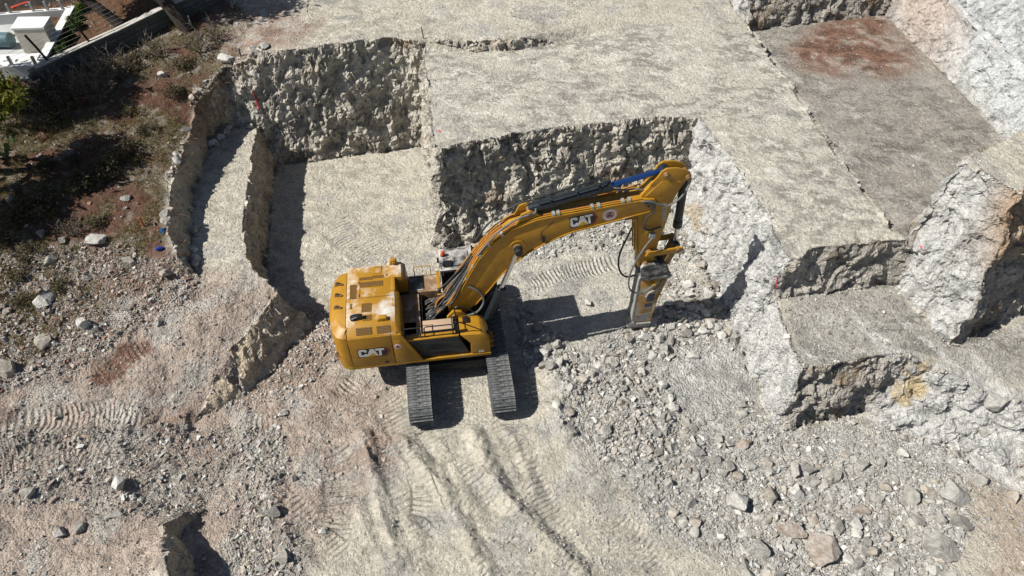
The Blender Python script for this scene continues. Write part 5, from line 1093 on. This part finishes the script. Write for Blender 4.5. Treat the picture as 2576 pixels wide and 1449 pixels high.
a = gm.attributes.new('base', 'FLOAT_COLOR', 'POINT'); a.data.foreach_set('color', np.concatenate([CC, np.ones((len(CC), 1))], 1).astype(np.float32).ravel())
tag(link(bpy.data.objects.new('gravel', gm)), 'loose broken limestone gravel strewn over the quarry floor and slopes', 'gravel', kind='stuff')
print('gravel tris', len(FF))
# ------------------------------------------------------------------ surface under a sight line
_cp, _sp = math.cos(PITCH), math.sin(PITCH)
_dep = V[:, 1] * _cp - (V[:, 2] - CAM_H) * _sp; _up = V[:, 1] * _sp + (V[:, 2] - CAM_H) * _cp
_ok = _dep > 3; _pu = np.where(_ok, 1288 + FPX * V[:, 0] / np.where(_ok, _dep, 1), -1e5); _pv = np.where(_ok, 724.5 - FPX * _up / np.where(_ok, _dep, 1), -1e5)
def surf(u, v):
    r = 5
    while True:
        k = np.where((np.abs(_pu - u) < r) & (np.abs(_pv - v) < r))[0]
        if len(k): break
        r *= 2
    d = _dep[k]; k = k[d < d.min() + 0.5]
    return Vector(V[k].mean(0))
# ------------------------------------------------------------------ vegetation materials and builders
def leaf_mat(name, a, b, trans=0.25):
    m = bpy.data.materials.new(name); m.use_nodes = True; t = m.node_tree; N = t.nodes; N.clear()
    out = N.new('ShaderNodeOutputMaterial'); d = N.new('ShaderNodeBsdfDiffuse'); tr = N.new('ShaderNodeBsdfTranslucent'); mx = N.new('ShaderNodeMixShader'); mx.inputs[0].default_value = trans
    g = N.new('ShaderNodeNewGeometry'); no = N.new('ShaderNodeTexNoise'); no.inputs['Scale'].default_value = 2.5; no.inputs['Detail'].default_value = 4; t.links.new(g.outputs['Position'], no.inputs['Vector'])
    mr = N.new('ShaderNodeMapRange'); mr.inputs[1].default_value = .3; mr.inputs[2].default_value = .7; t.links.new(no.outputs[0], mr.inputs[0])
    c = N.new('ShaderNodeMix'); c.data_type = 'RGBA'; c.inputs[6].default_value = (*a, 1); c.inputs[7].default_value = (*b, 1); t.links.new(mr.outputs[0], c.inputs[0])
    t.links.new(c.outputs[2], d.inputs[0]); t.links.new(c.outputs[2], tr.inputs[0]); t.links.new(d.outputs[0], mx.inputs[1]); t.links.new(tr.outputs[0], mx.inputs[2]); t.links.new(mx.outputs[0], out.inputs[0])
    return m
M['leaf_dark'] = leaf_mat('leaf_dark', (0.048, 0.044, 0.026), (0.115, 0.102, 0.058))
M['leaf_hedge'] = leaf_mat('leaf_hedge', (0.030, 0.060, 0.015), (0.10, 0.15, 0.035))
M['leaf_pine'] = leaf_mat('leaf_pine', (0.075, 0.085, 0.018), (0.16, 0.16, 0.035))
M['leaf_dry'] = leaf_mat('leaf_dry', (0.07, 0.058, 0.035), (0.15, 0.13, 0.075))
M['leaf_red'] = leaf_mat('leaf_red', (0.14, 0.06, 0.055), (0.22, 0.11, 0.10))
M['grass'] = leaf_mat('dry_grass', (0.115, 0.088, 0.036), (0.26, 0.215, 0.10), 0.3)
M['twig'] = mat('twig_grey', (0.19, 0.165, 0.145), 0.9, var=0.3)
M['bark'] = mat('bark_dark', (0.040, 0.029, 0.022), 0.95, var=0.4, scale=8, bump=0.8, bscale=12)
def leaf_mesh(name, pts, size, m, seed=0, elong=1.6):
    r = np.random.default_rng(seed); n = len(pts); a = r.normal(size=(n, 3)); a /= np.linalg.norm(a, axis=1)[:, None]; b = np.cross(a, r.normal(size=(n, 3))); b /= np.linalg.norm(b, axis=1)[:, None]
    s = (size * r.uniform(.6, 1.4, n))[:, None]; P = np.asarray(pts)
    Q = np.stack([P - a * s * elong * .5, P + b * s * .35, P + a * s * elong * .5, P - b * s * .35], 1).reshape(-1, 3)
    return np_mesh(name, Q, np.arange(4 * n).reshape(-1, 4), [m], False)
def crown_pts(n, R_, H_, clumps, seed):
    r = np.random.default_rng(seed); c = r.normal(size=(clumps, 3)); c /= np.linalg.norm(c, axis=1)[:, None]; c *= r.uniform(.35, .95, (clumps, 1)); c[:, 2] = np.abs(c[:, 2]) * .9 - .15
    p = c[r.integers(0, clumps, n)] + r.normal(size=(n, 3)) * .17
    return p * np.array([R_, R_, H_])
def branches(mb, n, h, spread, r0, seed, segs=4, forks=2):
    r = random.Random(seed)
    for k in range(n):
        a = r.uniform(0, 6.28); d = Vector((math.cos(a) * spread * r.uniform(.3, 1), math.sin(a) * spread * r.uniform(.3, 1), 1)).normalized(); p = Vector((r.uniform(-.08, .08), r.uniform(-.08, .08), -.05)); L_ = h * r.uniform(.6, 1.1)
        pts = [p.copy()]
        for s in range(segs):
            d = (d + Vector((r.uniform(-.35, .35), r.uniform(-.35, .35), r.uniform(-.15, .2)))).normalized(); p = p + d * L_ / segs; pts.append(p.copy())
            for f in range(forks):
                if s > 0:
                    e = (d + Vector((r.uniform(-.9, .9), r.uniform(-.9, .9), r.uniform(-.3, .4)))).normalized(); q = p + e * L_ * r.uniform(.15, .35)
                    mb.tube([p, (p + q) / 2 + Vector((r.uniform(-.03, .03), r.uniform(-.03, .03), .02)), q], r0 * .45, 3, r0 * .15)
        mb.tube(pts, r0, 4, r0 * .3)
    return mb
def proto_shrub(kind, seed):
    if kind == 'bare': st = branches(MB(), 13, .95, .9, .017, seed, 4, 3).mesh('stems', M['twig']); lf = leaf_mesh('foliage', crown_pts(260, .55, .5, 14, seed) + np.array([0, 0, .35]), .05, M['leaf_dry'], seed)
    elif kind == 'dark': st = branches(MB(), 9, .6, .9, .014, seed, 3, 2).mesh('stems', M['twig']); lf = leaf_mesh('foliage', crown_pts(620, .55, .5, 18, seed) + np.array([0, 0, .18]), .065, M['leaf_dark'], seed)
    elif kind == 'dry': st = branches(MB(), 9, .5, 1.0, .012, seed, 3, 2).mesh('stems', M['twig']); lf = leaf_mesh('foliage', crown_pts(800, .5, .36, 16, seed) + np.array([0, 0, .12]), .055, M['leaf_dry'], seed)
    elif kind == 'red': st = branches(MB(), 7, .6, .8, .013, seed, 3, 2).mesh('stems', M['twig']); lf = leaf_mesh('foliage', crown_pts(420, .45, .45, 10, seed) + np.array([0, 0, .3]), .06, M['leaf_red'], seed)
    else: st = branches(MB(), 7, .7, .5, .015, seed, 3, 2).mesh('stems', M['twig']); lf = leaf_mesh('foliage', crown_pts(1500, .5, .62, 16, seed) + np.array([0, 0, .3]), .085, M['leaf_hedge'], seed)
    return st, lf
SHR = {k: [proto_shrub(k, 10 * i + len(k)) for i in range(2)] for k in ('bare', 'dark', 'dry', 'hedge', 'red')}
SHRUBS = [  # u, v, size, kind, label
 (95,262,1.5,'dark','dark evergreen shrub under the tree at the left edge'),(150,245,1.4,'bare','grey bare shrub at the lower end of the stone wall'),(205,235,1.5,'bare','grey bare shrub with forked twigs below the stone wall'),
 (262,212,1.4,'bare','grey leafless thicket halfway along the stone wall'),(318,190,1.3,'bare','leafless thicket above the red earth patch'),(250,250,1.2,'bare','bare shrub below the leafless thicket'),
 (170,285,1.5,'dark','dark shrub in the deep shade of the hillside'),(120,310,1.2,'bare','thin grey shrub in the shade left of the pink one'),(212,262,0.8,'red','small shrub with pinkish leaves in the shade'),
 (345,150,1.0,'dry','dry brown shrub at the foot of the stone wall'),(250,165,1.0,'dry','straw coloured bush against the stone wall'),(205,185,0.9,'dry','straw coloured bush at the lower stone wall'),
 (400,140,1.1,'bare','bare shrub on the red soil below the wall'),(505,130,1.3,'bare','bare round shrub near the big trunk'),(470,165,1.0,'dry','dry grey shrub below the bare round one'),(545,105,1.0,'bare','bare shrub on the shaded bank below the trunk'),
 (440,230,0.9,'dry','dry shrub on the slope above the earth bank'),(365,330,0.8,'dry','dry shrub in the middle of the hillside'),(330,280,0.7,'dry','small dry shrub beside the red earth'),
 (330,385,1.0,'dark','dark shrub at the upper end of the cast shadow'),(280,425,1.2,'dark','dark shrub in the middle of the cast shadow'),(215,470,1.2,'dark','dark shrub in the lower cast shadow'),
 (120,520,1.3,'dark','dark shrub in the shadow left of the outcrop'),(60,545,1.2,'dark','dark shrub in the shadow near the left edge'),(185,590,0.9,'bare','spindly dead shrub above the white outcrop'),(30,600,1.0,'dry','dry shrub at the left edge below the shadow'),
 (75,640,1.0,'dry','olive dry shrub at the left margin'),(45,690,0.9,'dry','dry tuft shrub beside the white stone at the left edge'),(250,560,0.8,'dry','dry shrub at the rim of the shadow'),(25,330,0.9,'dry','dry shrub above the cactus'),(110,420,0.8,'dry','dry shrub right of the cactus'),(180,410,0.7,'dry','low dry shrub in the sun between cactus and shadow'),(60,760,0.8,'dry','dry shrub in the lower left scrub'),(150,720,0.7,'dry','dry shrub beside the lower white outcrop')]
for i, (u, v, s, k, lab) in enumerate(SHRUBS):
    p = surf(u, v); e = empty('shrub', (p.x, p.y, p.z - .03), random.Random(i).uniform(0, 6), lab, 'shrub', 'scrub on the hillside'); e.scale = (s * 1.15, s * 1.15, s)
    st, lf = SHR[k][i % 2]; link(bpy.data.objects.new('stems', st), e); link(bpy.data.objects.new('foliage', lf), e)
# grass on the hillside
gids = flatv[(HILL[flatv] > .6) & (GARD[flatv] < .1) & (V0[flatv, 1] < 40) & (n2[flatv] + 0.3 * n1[flatv] > -0.12)]; gp = RNG.choice(gids, min(3600, len(gids)), replace=False)
nb = 11; base_p = np.repeat(V[gp], nb, 0) + np.concatenate([RNG.normal(size=(len(gp) * nb, 2)) * .10, np.zeros((len(gp) * nb, 1)) - .02], 1)
hh = RNG.uniform(.07, .24, len(base_p)); an = RNG.uniform(0, 6.28, len(base_p)); lean = RNG.normal(size=(len(base_p), 2)) * .09
sd2 = np.stack([np.cos(an) * .013, np.sin(an) * .013, 0 * an], 1); tip = base_p + np.concatenate([lean, hh[:, None]], 1)
tag(link(bpy.data.objects.new('dry_grass', np_mesh('dry_grass', np.stack([base_p - sd2, base_p + sd2, tip], 1).reshape(-1, 3), np.arange(3 * len(base_p)).reshape(-1, 3), [M['grass']], False))), 'dry yellowed grass growing over the stony hillside', 'grass', kind='stuff')
# ------------------------------------------------------------------ trees
def tree(name, base, top, r0, r1, crown_c, Rc, Hc, n, leaf, m, lab, seed, limbs=6):
    e = empty(name, base, 0, lab, 'tree', 'trees at the edge of the quarry'); b = Vector(base); t = Vector(top) - b; c = Vector(crown_c) - b; r = random.Random(seed)
    mid = t * .5 + Vector((r.uniform(-.15, .15), r.uniform(-.15, .15), 0)); mb = MB().tube([(0, 0, -.3), t * .15, mid, t, c], r0, 10, r1, curve=True)
    mb.build('trunk', M['bark'], e)
    for k in range(limbs):
        q = c + Vector((r.uniform(-1, 1) * Rc * .8, r.uniform(-1, 1) * Rc * .8, r.uniform(-.3, .7) * Hc)); s = t * r.uniform(.75, 1.0)
        MB().tube([s, (s + q) / 2 + Vector((0, 0, .2)), q], r1 * .8, 6, r1 * .2, curve=True).build('limb', M['bark'], e)
    o = bpy.data.objects.new('crown', leaf_mesh('crown', crown_pts(n, Rc, Hc, 34, seed), leaf, m, seed, 2.2)); o.location = c; link(o, e)
    return e
b1 = surf(322, 66); b1z = b1.z + .0
tb = T(325, 63, 5.35); tree('pine_tree', (tb[0], tb[1], 4.9), (tb[0] - 2.9, tb[1] + .5, 7.4), .26, .18, (tb[0] - 4.6, tb[1] + .9, 11.0), 2.2, 1.8, 3800, .17, M['leaf_dark'], 'dark leaning trunk left of two behind the stone wall, crown above the picture', 5)
tb = T(478, 66, 5.2); tree('pine_tree', (tb[0], tb[1], 4.9), (tb[0] - 2.2, tb[1] + .6, 7.6), .36, .24, (tb[0] - 3.2, tb[1] + 1.2, 11.2), 2.6, 2.0, 5200, .17, M['leaf_dark'], 'dark leaning trunk right of two, thick at the base, beside the stone wall', 6)
# the tree whose crown reaches into the picture at the left, and its neighbours that shade the slope
tc = T(-38, 268, 6.3); tree('pine_tree', (tc[0] - 1.7, tc[1] + .2, 3.2), (tc[0] - 1.0, tc[1], 5.2), .20, .12, tc, 1.5, 1.25, 5200, .12, M['leaf_pine'], 'yellow green tree whose crown enters at the left edge', 7)
tree('pine_tree', (-22.0, 21.3, 2.9), (-22.0, 21.3, 5.6), .22, .14, (-21.7, 21.4, 7.6), 1.5, 1.5, 4600, .15, M['leaf_dark'], 'dark tree outside the left edge, its shadow across the slope', 8)
tree('pine_tree', (-23.4, 19.2, 2.7), (-23.4, 19.2, 5.6), .22, .14, (-23.2, 19.2, 7.8), 1.7, 1.5, 4600, .15, M['leaf_dark'], 'dark tree beyond the left edge, its shadow on the lower scrub', 9)
for k, (u, v, z, rad) in enumerate(((150, 262, 3.9, 1.9), (255, 232, 4.1, 1.7))):
    g_ = Vector(T(u, v, z)); c_ = g_ - SUND * (6.0 / -SUND.z)
    tree('pine_tree', (c_.x - .4, c_.y, 3.6), (c_.x - .3, c_.y, 7.2), .24, .15, c_, rad, 1.4, 4600, .15, M['leaf_dark'], ('dark tree beyond the left edge, its shadow on the shrubs by the cactus', 'dark tree beyond the left edge, its shadow on the thicket below the wall')[k], 20 + k)
# prickly pear
pp = surf(12, 412); e = empty('prickly_pear', (pp.x - .15, pp.y, pp.z), 0, 'green prickly pear cactus at the left edge', 'cactus')
cm = mat('cactus_green', (0.075, 0.135, 0.055), 0.55, var=0.3, scale=5); r = random.Random(3)
for k in range(20):
    h = r.uniform(.1, .95); c = Vector((r.uniform(-.45, .5) * (.5 + h), r.uniform(-.45, .45) * (.5 + h), h)); ax = Vector((r.uniform(-1, 1), r.uniform(-1, 1), r.uniform(-.1, .8))).normalized(); up = (Vector((r.uniform(-.5, .5), r.uniform(-.5, .5), 1)) - ax * ax.dot(Vector((0, 0, 1)))).normalized(); sd_ = ax.cross(up)
    ring = lambda s, d: [c + up * math.cos(a) * .19 * s + sd_ * math.sin(a) * .12 * s + ax * d for a in [q * math.pi / 6 for q in range(12)]]
    MB().loft([ring(.75, -.022), ring(1, -.012), ring(1, .012), ring(.75, .022)]).build('pad', cm, e)
# ------------------------------------------------------------------ garden wall of stone blocks, its fence, the house behind
M['block'] = mat('wall_block', (0.105, 0.108, 0.095), 0.9, var=0.25, scale=3, bump=0.4, bscale=14, obj_rand=0.22)  # grey set dark so the colour carries the trees' shade
M['coping'] = mat('wall_coping', (0.44, 0.42, 0.38), 0.9, var=0.2, scale=5)
M['render_white'] = mat('render_white', (0.74, 0.74, 0.72), 0.8, var=0.06, scale=2)
M['render_brown'] = mat('render_brown', (0.13, 0.075, 0.03), 0.85, var=0.12, scale=2)
M['roof_grey'] = mat('roof_pale', (0.46, 0.47, 0.47), 0.85, var=0.15, scale=1.5)
M['galv'] = mat('galvanised', (0.30, 0.31, 0.31), 0.5, metal=0.6)
M['box_white'] = mat('box_panel_cream', (0.60, 0.57, 0.50), 0.6, var=0.1, scale=3)
SW = empty('stone_wall', wall_foot[2], 0, 'long shaded garden wall of coursed grey stone blocks, upper left', 'wall'); so = Vector(wall_foot[2]); r = random.Random(11)
WPL = [Vector(p) for p in wall_foot[1:]]; WH = 0.82
def along(poly, s):
    for a, b in zip(poly[:-1], poly[1:]):
        l = (b - a).length
        if s <= l: return a + (b - a) * (s / l), (b - a).normalized()
        s -= l
    return poly[-1], (poly[-1] - poly[-2]).normalized()
WL = sum((b - a).length for a, b in zip(WPL[:-1], WPL[1:])); unit = MB().box(-.5, .5, -.5, .5, -.5, .5).bevel(.02, 1).mesh('stone_block', M['block'])
hs = (0.22, 0.20, 0.21, 0.19); z0 = 0.0
for c, hc in enumerate(hs):
    s = -r.uniform(0, .5)
    while s < WL:
        l = r.uniform(.5, 1.15); p, d = along(WPL, max(0, min(WL, s + l / 2))); o = bpy.data.objects.new('stone_block', unit)
        o.location = p - so + Vector((0, r.uniform(-.012, .012), z0 + hc / 2 - .04)); o.scale = (l - .022, .34, hc - .022); o.rotation_euler = (0, -math.asin(d.z), math.atan2(d.y, d.x)); link(o, SW); s += l
    z0 += hc
mb = MB()
for a, b in zip(WPL[:-1], WPL[1:]):
    dd = (b - a).normalized(); sd_ = Vector((-dd.y, dd.x, 0)); u_ = Vector((0, 0, 1)); a2, b2 = a - so, b - so
    mb.loft([[p + sd_ * x + u_ * z for x, z in ((-.13, -.3), (.13, -.3), (.13, WH - .05), (-.13, WH - .05))] for p in (a2, b2)])
mb.build('wall_core', mat('mortar', (0.10, 0.10, 0.09), 0.95), SW)
for k in range(int(WL / 1.2) + 1):
    p, d = along(WPL, min(WL, k * 1.2 + .6)); o = MB().box(-.597, .597, -.19, .19, 0, .055).bevel(.01, 1).build('coping', M['coping'], SW); o.location = p - so + Vector((0, 0, WH - .035)); o.rotation_euler = (0, -math.asin(d.z), math.atan2(d.y, d.x))
fence_pts = []
FN = empty('wire_fence', so + Vector((0, 0, WH)), 0, 'wire fence on leaning posts along the top of the stone wall', 'fence')
for u, v in ((122, 170), (227, 116)):
    base = min((along(WPL, WL * k / 200)[0] for k in range(201)), key=lambda p: abs(1288 + FPX * p.x / (p.y * _cp - (p.z + WH - CAM_H) * _sp) - u)); b0 = base + Vector((0, 0, WH)) - FN.location
    MB().tube([b0 + Vector((0, 0, -.1)), b0 + Vector((-.24, .04, .55)), b0 + Vector((-.52, .1, 1.12))], .05, 6).build('fence_post', M['bark'], FN); fence_pts.append(b0)
for q in range(8):
    f = q / 7; o_ = Vector((-.5 * f, .1 * f, 1.1 * f + .02)); A, B = fence_pts; D_ = B - A
    MB().tube([A + o_ - D_ * .55, A + o_, B + o_, B + o_ + D_ * .9], .005, 3).build('fence_wire', M['galv'], FN)
# house roof terrace seen from above
HZ = 5.05
def Hq(u, v, z=HZ): return Vector(T(u, v, z))
ne, se, nw, sw_ = Hq(192, 16), Hq(118, 150), Hq(-40, 34), Hq(-60, 166); ho = Vector((se.x, se.y, 3.2))
HS = empty('house', ho, 0, 'white flat roofed house with low parapet in the upper left corner', 'house')
def slab(name, poly, z0, z1, m):
    mb = MB(); mb.prism([(p.x - ho.x, p.y - ho.y) for p in poly], z0 - ho.z, z1 - ho.z, axis='z'); return mb.build(name, m, HS)
def strip(name, a, b, w, z0, z1, m):
    d = (b - a); d.z = 0; d.normalize(); s = Vector((-d.y, d.x, 0)) * w; return slab(name, [a, b, b + s, a + s], z0, z1, m)
slab('wall', [sw_, se, ne, nw], 2.6, HZ - .55, M['render_white'])
slab('roof_deck', [sw_ * 1.0 + Vector((0, .1, 0)), se + Vector((-.1, .1, 0)), ne + Vector((-.1, -.1, 0)), nw], HZ - .55, HZ - .5, M['roof_grey'])
strip('brown_wall', se, ne, .10, 3.4, HZ - .06, M['render_brown']); strip('parapet', se + Vector((-.07, .05, 0)), ne + Vector((-.07, 0, 0)), .3, HZ - .5, HZ, M['render_white'])
strip('parapet', ne + Vector((-.3, 0, 0)), nw, .28, HZ - .5, HZ - .02, M['render_white'])
for k in range(7):
    p = se + (ne - se) * ((k + .5) / 7); dd = (ne - se).normalized()
    strip('coping_tile', p - dd * .38 + Vector((-.04, 0, 0)), p + dd * .38 + Vector((-.04, 0, 0)), .36, HZ + .002, HZ + .05, M['render_white'])
nf = Hq(-60, 135); nf2 = Hq(100, 128); slab('terrace_slab', [sw_ + Vector((0, -.05, 0)), se + Vector((.1, -.25, 0)), nf2, nf], HZ - .6, HZ - .1, M['render_white'])
for u in (-12, 26, 84, 120, 158): 
    p = Hq(u, 33 - u * .07, HZ); MB().box(-.05, .05, -.05, .05, -.02, .42).build('stanchion', M['galv'], HS, p - ho)
for u in (28, 88):
    p = Hq(u, 158, HZ); MB().box(-.05, .05, -.05, .05, -.15, .3).build('stanchion', M['galv'], HS, p - ho)
slab('lower_wall', [Hq(-60, 172), Hq(118, 160), Hq(118, 156), Hq(-60, 166)], 2.6, HZ - .62, M['roof_grey'])
bx0 = [Vector(T(u, v, HZ + .75)) for u, v in ((27, 71), (110, 69), (127, 42), (45, 43))]; bc = sum(bx0, Vector()) / 4
BX = empty('roof_box', (bc.x, bc.y, HZ - .5), 0, 'large cream insulated box with white lid on the roof terrace', 'box')
MB().prism([((p.x - bc.x) * .97, (p.y - bc.y) * .97) for p in bx0], .04, 1.15, axis='z').bevel(.02, 1).build('casing', M['box_white'], BX)
MB().prism([((p.x - bc.x) * 1.02, (p.y - bc.y) * 1.02) for p in bx0], 1.15, 1.27, axis='z').bevel(.02, 1).build('lid', M['render_white'], BX)
MB().prism([((p.x - bc.x) * .9, (p.y - bc.y) * .9) for p in bx0], 0.0, .04, axis='z').build('pallet', M['bark'], BX)
p = Vector(T(8, 118, HZ - .5)); MB().tube([(-.7, 0, .34), (.55, 0, .34)], .34, 18).bevel(.04, 2, 60).build('water_drum', mat('drum_teal', (0.12, 0.20, 0.22), 0.3, var=0.2), None, p)
tag(bpy.data.objects['water_drum'], 'dull teal drum lying beside the roof box', 'drum')
p = Vector(T(14, 92, HZ - .45)); o = MB().box(-.35, .35, -.2, .2, 0, .06).bevel(.01, 1).build('cardboard_sheet', mat('cardboard', (0.50, 0.42, 0.24), 0.8), None, p); o.rotation_euler = (R(8), 0, R(60)); tag(o, 'pale yellow sheet lying on the roof beside the box', 'sheet')
# yard behind the house: red beam and dark openings
p = Vector(T(88, 10, 4.4)); o = MB().box(-1.1, 1.1, -.13, .13, 0, .22).bevel(.02, 1).build('red_beam', mat('red_paint', (0.42, 0.045, 0.015), 0.5), None, p); o.rotation_euler = (0, 0, R(52)); tag(o, 'bright red beam behind the white parapet', 'beam')
p = Vector(T(185, 0, 4.2)); o = MB().box(-.9, .9, -.7, .7, 0, .9).bevel(.06, 2).build('teal_tarpaulin', mat('teal_cloth', (0.008, 0.05, 0.045), 0.8, var=0.2), None, p); tag(o, 'dark teal covered stack behind the house', 'tarpaulin')
for i, (u, v, s) in enumerate(((213, 28, 1.15), (200, 52, .85), (192, 72, 1.2), (178, 98, .8), (168, 116, 1.05), (158, 138, .9), (226, 8, .8))):
    p = surf(u, v); e = empty('hedge_shrub', (p.x, p.y, p.z - .02), i * 1.3, ('green hedge shrub nearest the far corner of the house', 'small green hedge shrub second from the far corner', 'largest green hedge shrub in the middle of the row', 'small green hedge shrub below the largest one', 'green hedge shrub second from the stone wall', 'green hedge shrub nearest the stone wall', 'small green shrub beyond the end of the hedge row')[i], 'shrub', 'hedge along the house'); e.scale = (s * .62, s * .62, s * .6)
    st, lf = SHR['hedge'][i % 2]; link(bpy.data.objects.new('stems', st), e); link(bpy.data.objects.new('foliage', lf), e)
# ------------------------------------------------------------------ small things
def stake(u, v, h, m, lab, lean=(0, 0), r=.02, name='stake'):
    p = surf(u, v); o = MB().tube([(0, 0, -.1), (lean[0], lean[1], h)], r, 6).build(name, m, None, p); tag(o, lab, 'stake', 'stakes marking the ground'); return o
M['wood'] = mat('stake_wood', (0.42, 0.34, 0.25), 0.8); M['orange'] = mat('stake_orange', (0.50, 0.13, 0.05), 0.7)
stake(364, 570, .45, M['orange'], 'orange stake in the rubble at the rim of the bank', (-.05, 0), .032); stake(411, 132, .75, M['wood'], 'thin pale stake on the red soil below the wall', (.12, .15))
stake(487, 72, .6, M['wood'], 'short pale stake beside the thick trunk', (-.1, .1)); stake(1066, 98, .55, M['black'], 'thin dark stake on the lip above the rear wall', (-.08, 0), .022); stake(606, 140, .35, M['bark'], 'stub of a stake on the lip near the roots', (0, 0), .035)
p = surf(402, 628); o = MB().loft([[(x, rr_ * math.cos(a), rr_ * math.sin(a) + .09) for a in [k * math.pi / 6 for k in range(12)]] for x, rr_ in ((-.22, .03), (-.16, .035), (-.10, .085), (.15, .09), (.18, .075))]).build('blue_bottle', mat('blue_plastic', (0.015, 0.04, 0.30), 0.3), None, p); o.rotation_euler = (0, 0, R(15)); o.scale = (.75, .75, .75); tag(o, 'crushed blue plastic bottle in the rubble left of the bench', 'bottle')
p = surf(408, 583); o = MB().loft([[(-.02, -.16, .05), (.05, -.16, .04), (.05, -.15, .1), (-.02, -.15, .11)], [(0, 0, .1), (.07, 0, .06), (.07, .0, .12), (0, 0, .16)], [(.06, .14, .03), (.1, .14, .02), (.1, .15, .06), (.06, .15, .08)]]).build('blue_scrap', mat('lightblue_plastic', (0.02, 0.13, 0.35), 0.4), None, p); tag(o, 'light blue plastic scrap above the blue bottle', 'scrap')
M['redpaint'] = mat('red_spray', (0.62, 0.03, 0.05), 0.8)
def paint(px, w, lab):
    P = [surf(u, v) for u, v in px]; o0 = P[0].copy(); mb = MB(); cd = (Vector((0, 0, CAM_H)) - o0).normalized()
    sd_ = (P[-1] - P[0]).cross(cd).normalized() * w
    L_ = [[p - o0 + cd * .03 - sd_, p - o0 + cd * .03 + sd_, p - o0 - cd * .02 + sd_, p - o0 - cd * .02 - sd_] for p in P]; mb.loft(L_)
    o = mb.build('paint_mark', M['redpaint'], None, o0); tag(o, lab, 'paint mark', 'red survey marks')
paint([(638,228),(641,242),(645,256),(650,275)], .03, 'long red paint stripe down the rear rock wall above the bench')
paint([(1955,697),(1954,712),(1952,727)], .022, 'red paint stripe at the corner of the dark face')
paint([(2313,617),(2319,625),(2326,634)], .018, 'faint red mark on the white tall block'); paint([(2392,850),(2398,856),(2410,852)], .022, 'red mark at the foot of the tall block'); paint([(1102,326),(1106,332)], .025, 'small red dot mark on the terrace near its corner')
p = surf(592, 22); MB().tube([(-.1, .3, .1), (.02, .45, .35), (.12, .3, .5), (.14, 0, .45), (.05, -.25, .3), (-.06, -.3, .22), (-.1, -.1, .3), (-.02, .2, .32), (.08, .35, .2), (.25, .5, .1)], .014, 5, curve=True).build('cable', mat('pale_cable', (0.38, 0.37, 0.34), 0.6), None, p); tag(bpy.data.objects['cable'], 'loop of pale cable on the shaded slope at the top', 'cable')
# roots hanging out of the cut bank
M['root'] = mat('root', (0.20, 0.13, 0.09), 0.9)
for i, (u, v) in enumerate(((540, 210), (552, 200), (470, 345), (455, 392), (440, 430), (438, 545), (447, 612), (560, 180), (592, 168))):
    p = surf(u, v); r = random.Random(i + 50); L_ = [Vector((0, 0, .1))]
    for k in range(4): L_.append(L_[-1] + Vector((r.uniform(.02, .2), r.uniform(-.15, .15), r.uniform(-.22, .06))))
    o = MB().tube(L_, .018, 4, .006, curve=True).build('root', M['root'], None, p); tag(o, ('dry root in the tangle at the upper corner of the bank', 'dry root right of the tangle at the upper bank corner', 'dry root on the bank rim level with the top of the cast shadow', 'dry root on the bank rim beside the shadow', 'dry root on the rim at the leftmost bulge of the bank', 'dry root on the bank rim below the orange stake', 'dry root on the bank rim beside the blue bottle', 'dry root below the white broken rock on the lip', 'dry root right of the white broken rock on the lip')[i], 'root', 'roots on the bank rim')
for i, (u, v, a) in enumerate(((230,255,.4),(345,215,.9),(415,462,2.2),(330,460,.2),(300,340,1.1),(190,640,.5),(60,520,1.8),(260,700,.3))):
    p = surf(u, v); r = random.Random(i + 80); d = Vector((math.cos(a), math.sin(a), 0)); L_ = [d * t_ + Vector((r.uniform(-.06, .06), r.uniform(-.06, .06), .06 + r.uniform(0, .06))) for t_ in (-.5, -.2, .1, .45)]
    o = MB().tube(L_, .022, 5, .008, curve=True).build('dead_branch', M['twig'], None, p); tag(o, ('dead branch lying beside the pinkish shrub', 'dead branch on the red soil under the stone wall', 'dead branch at the rim of the bank', 'dead branch at the right end of the cast shadow', 'dead branch in the middle of the sunny hillside', 'dead branch left of the large white outcrop', 'dead branch beside the tan cut stone', 'dead branch in the rubble below the white outcrop')[i], 'branch', 'dead branches on the hillside')
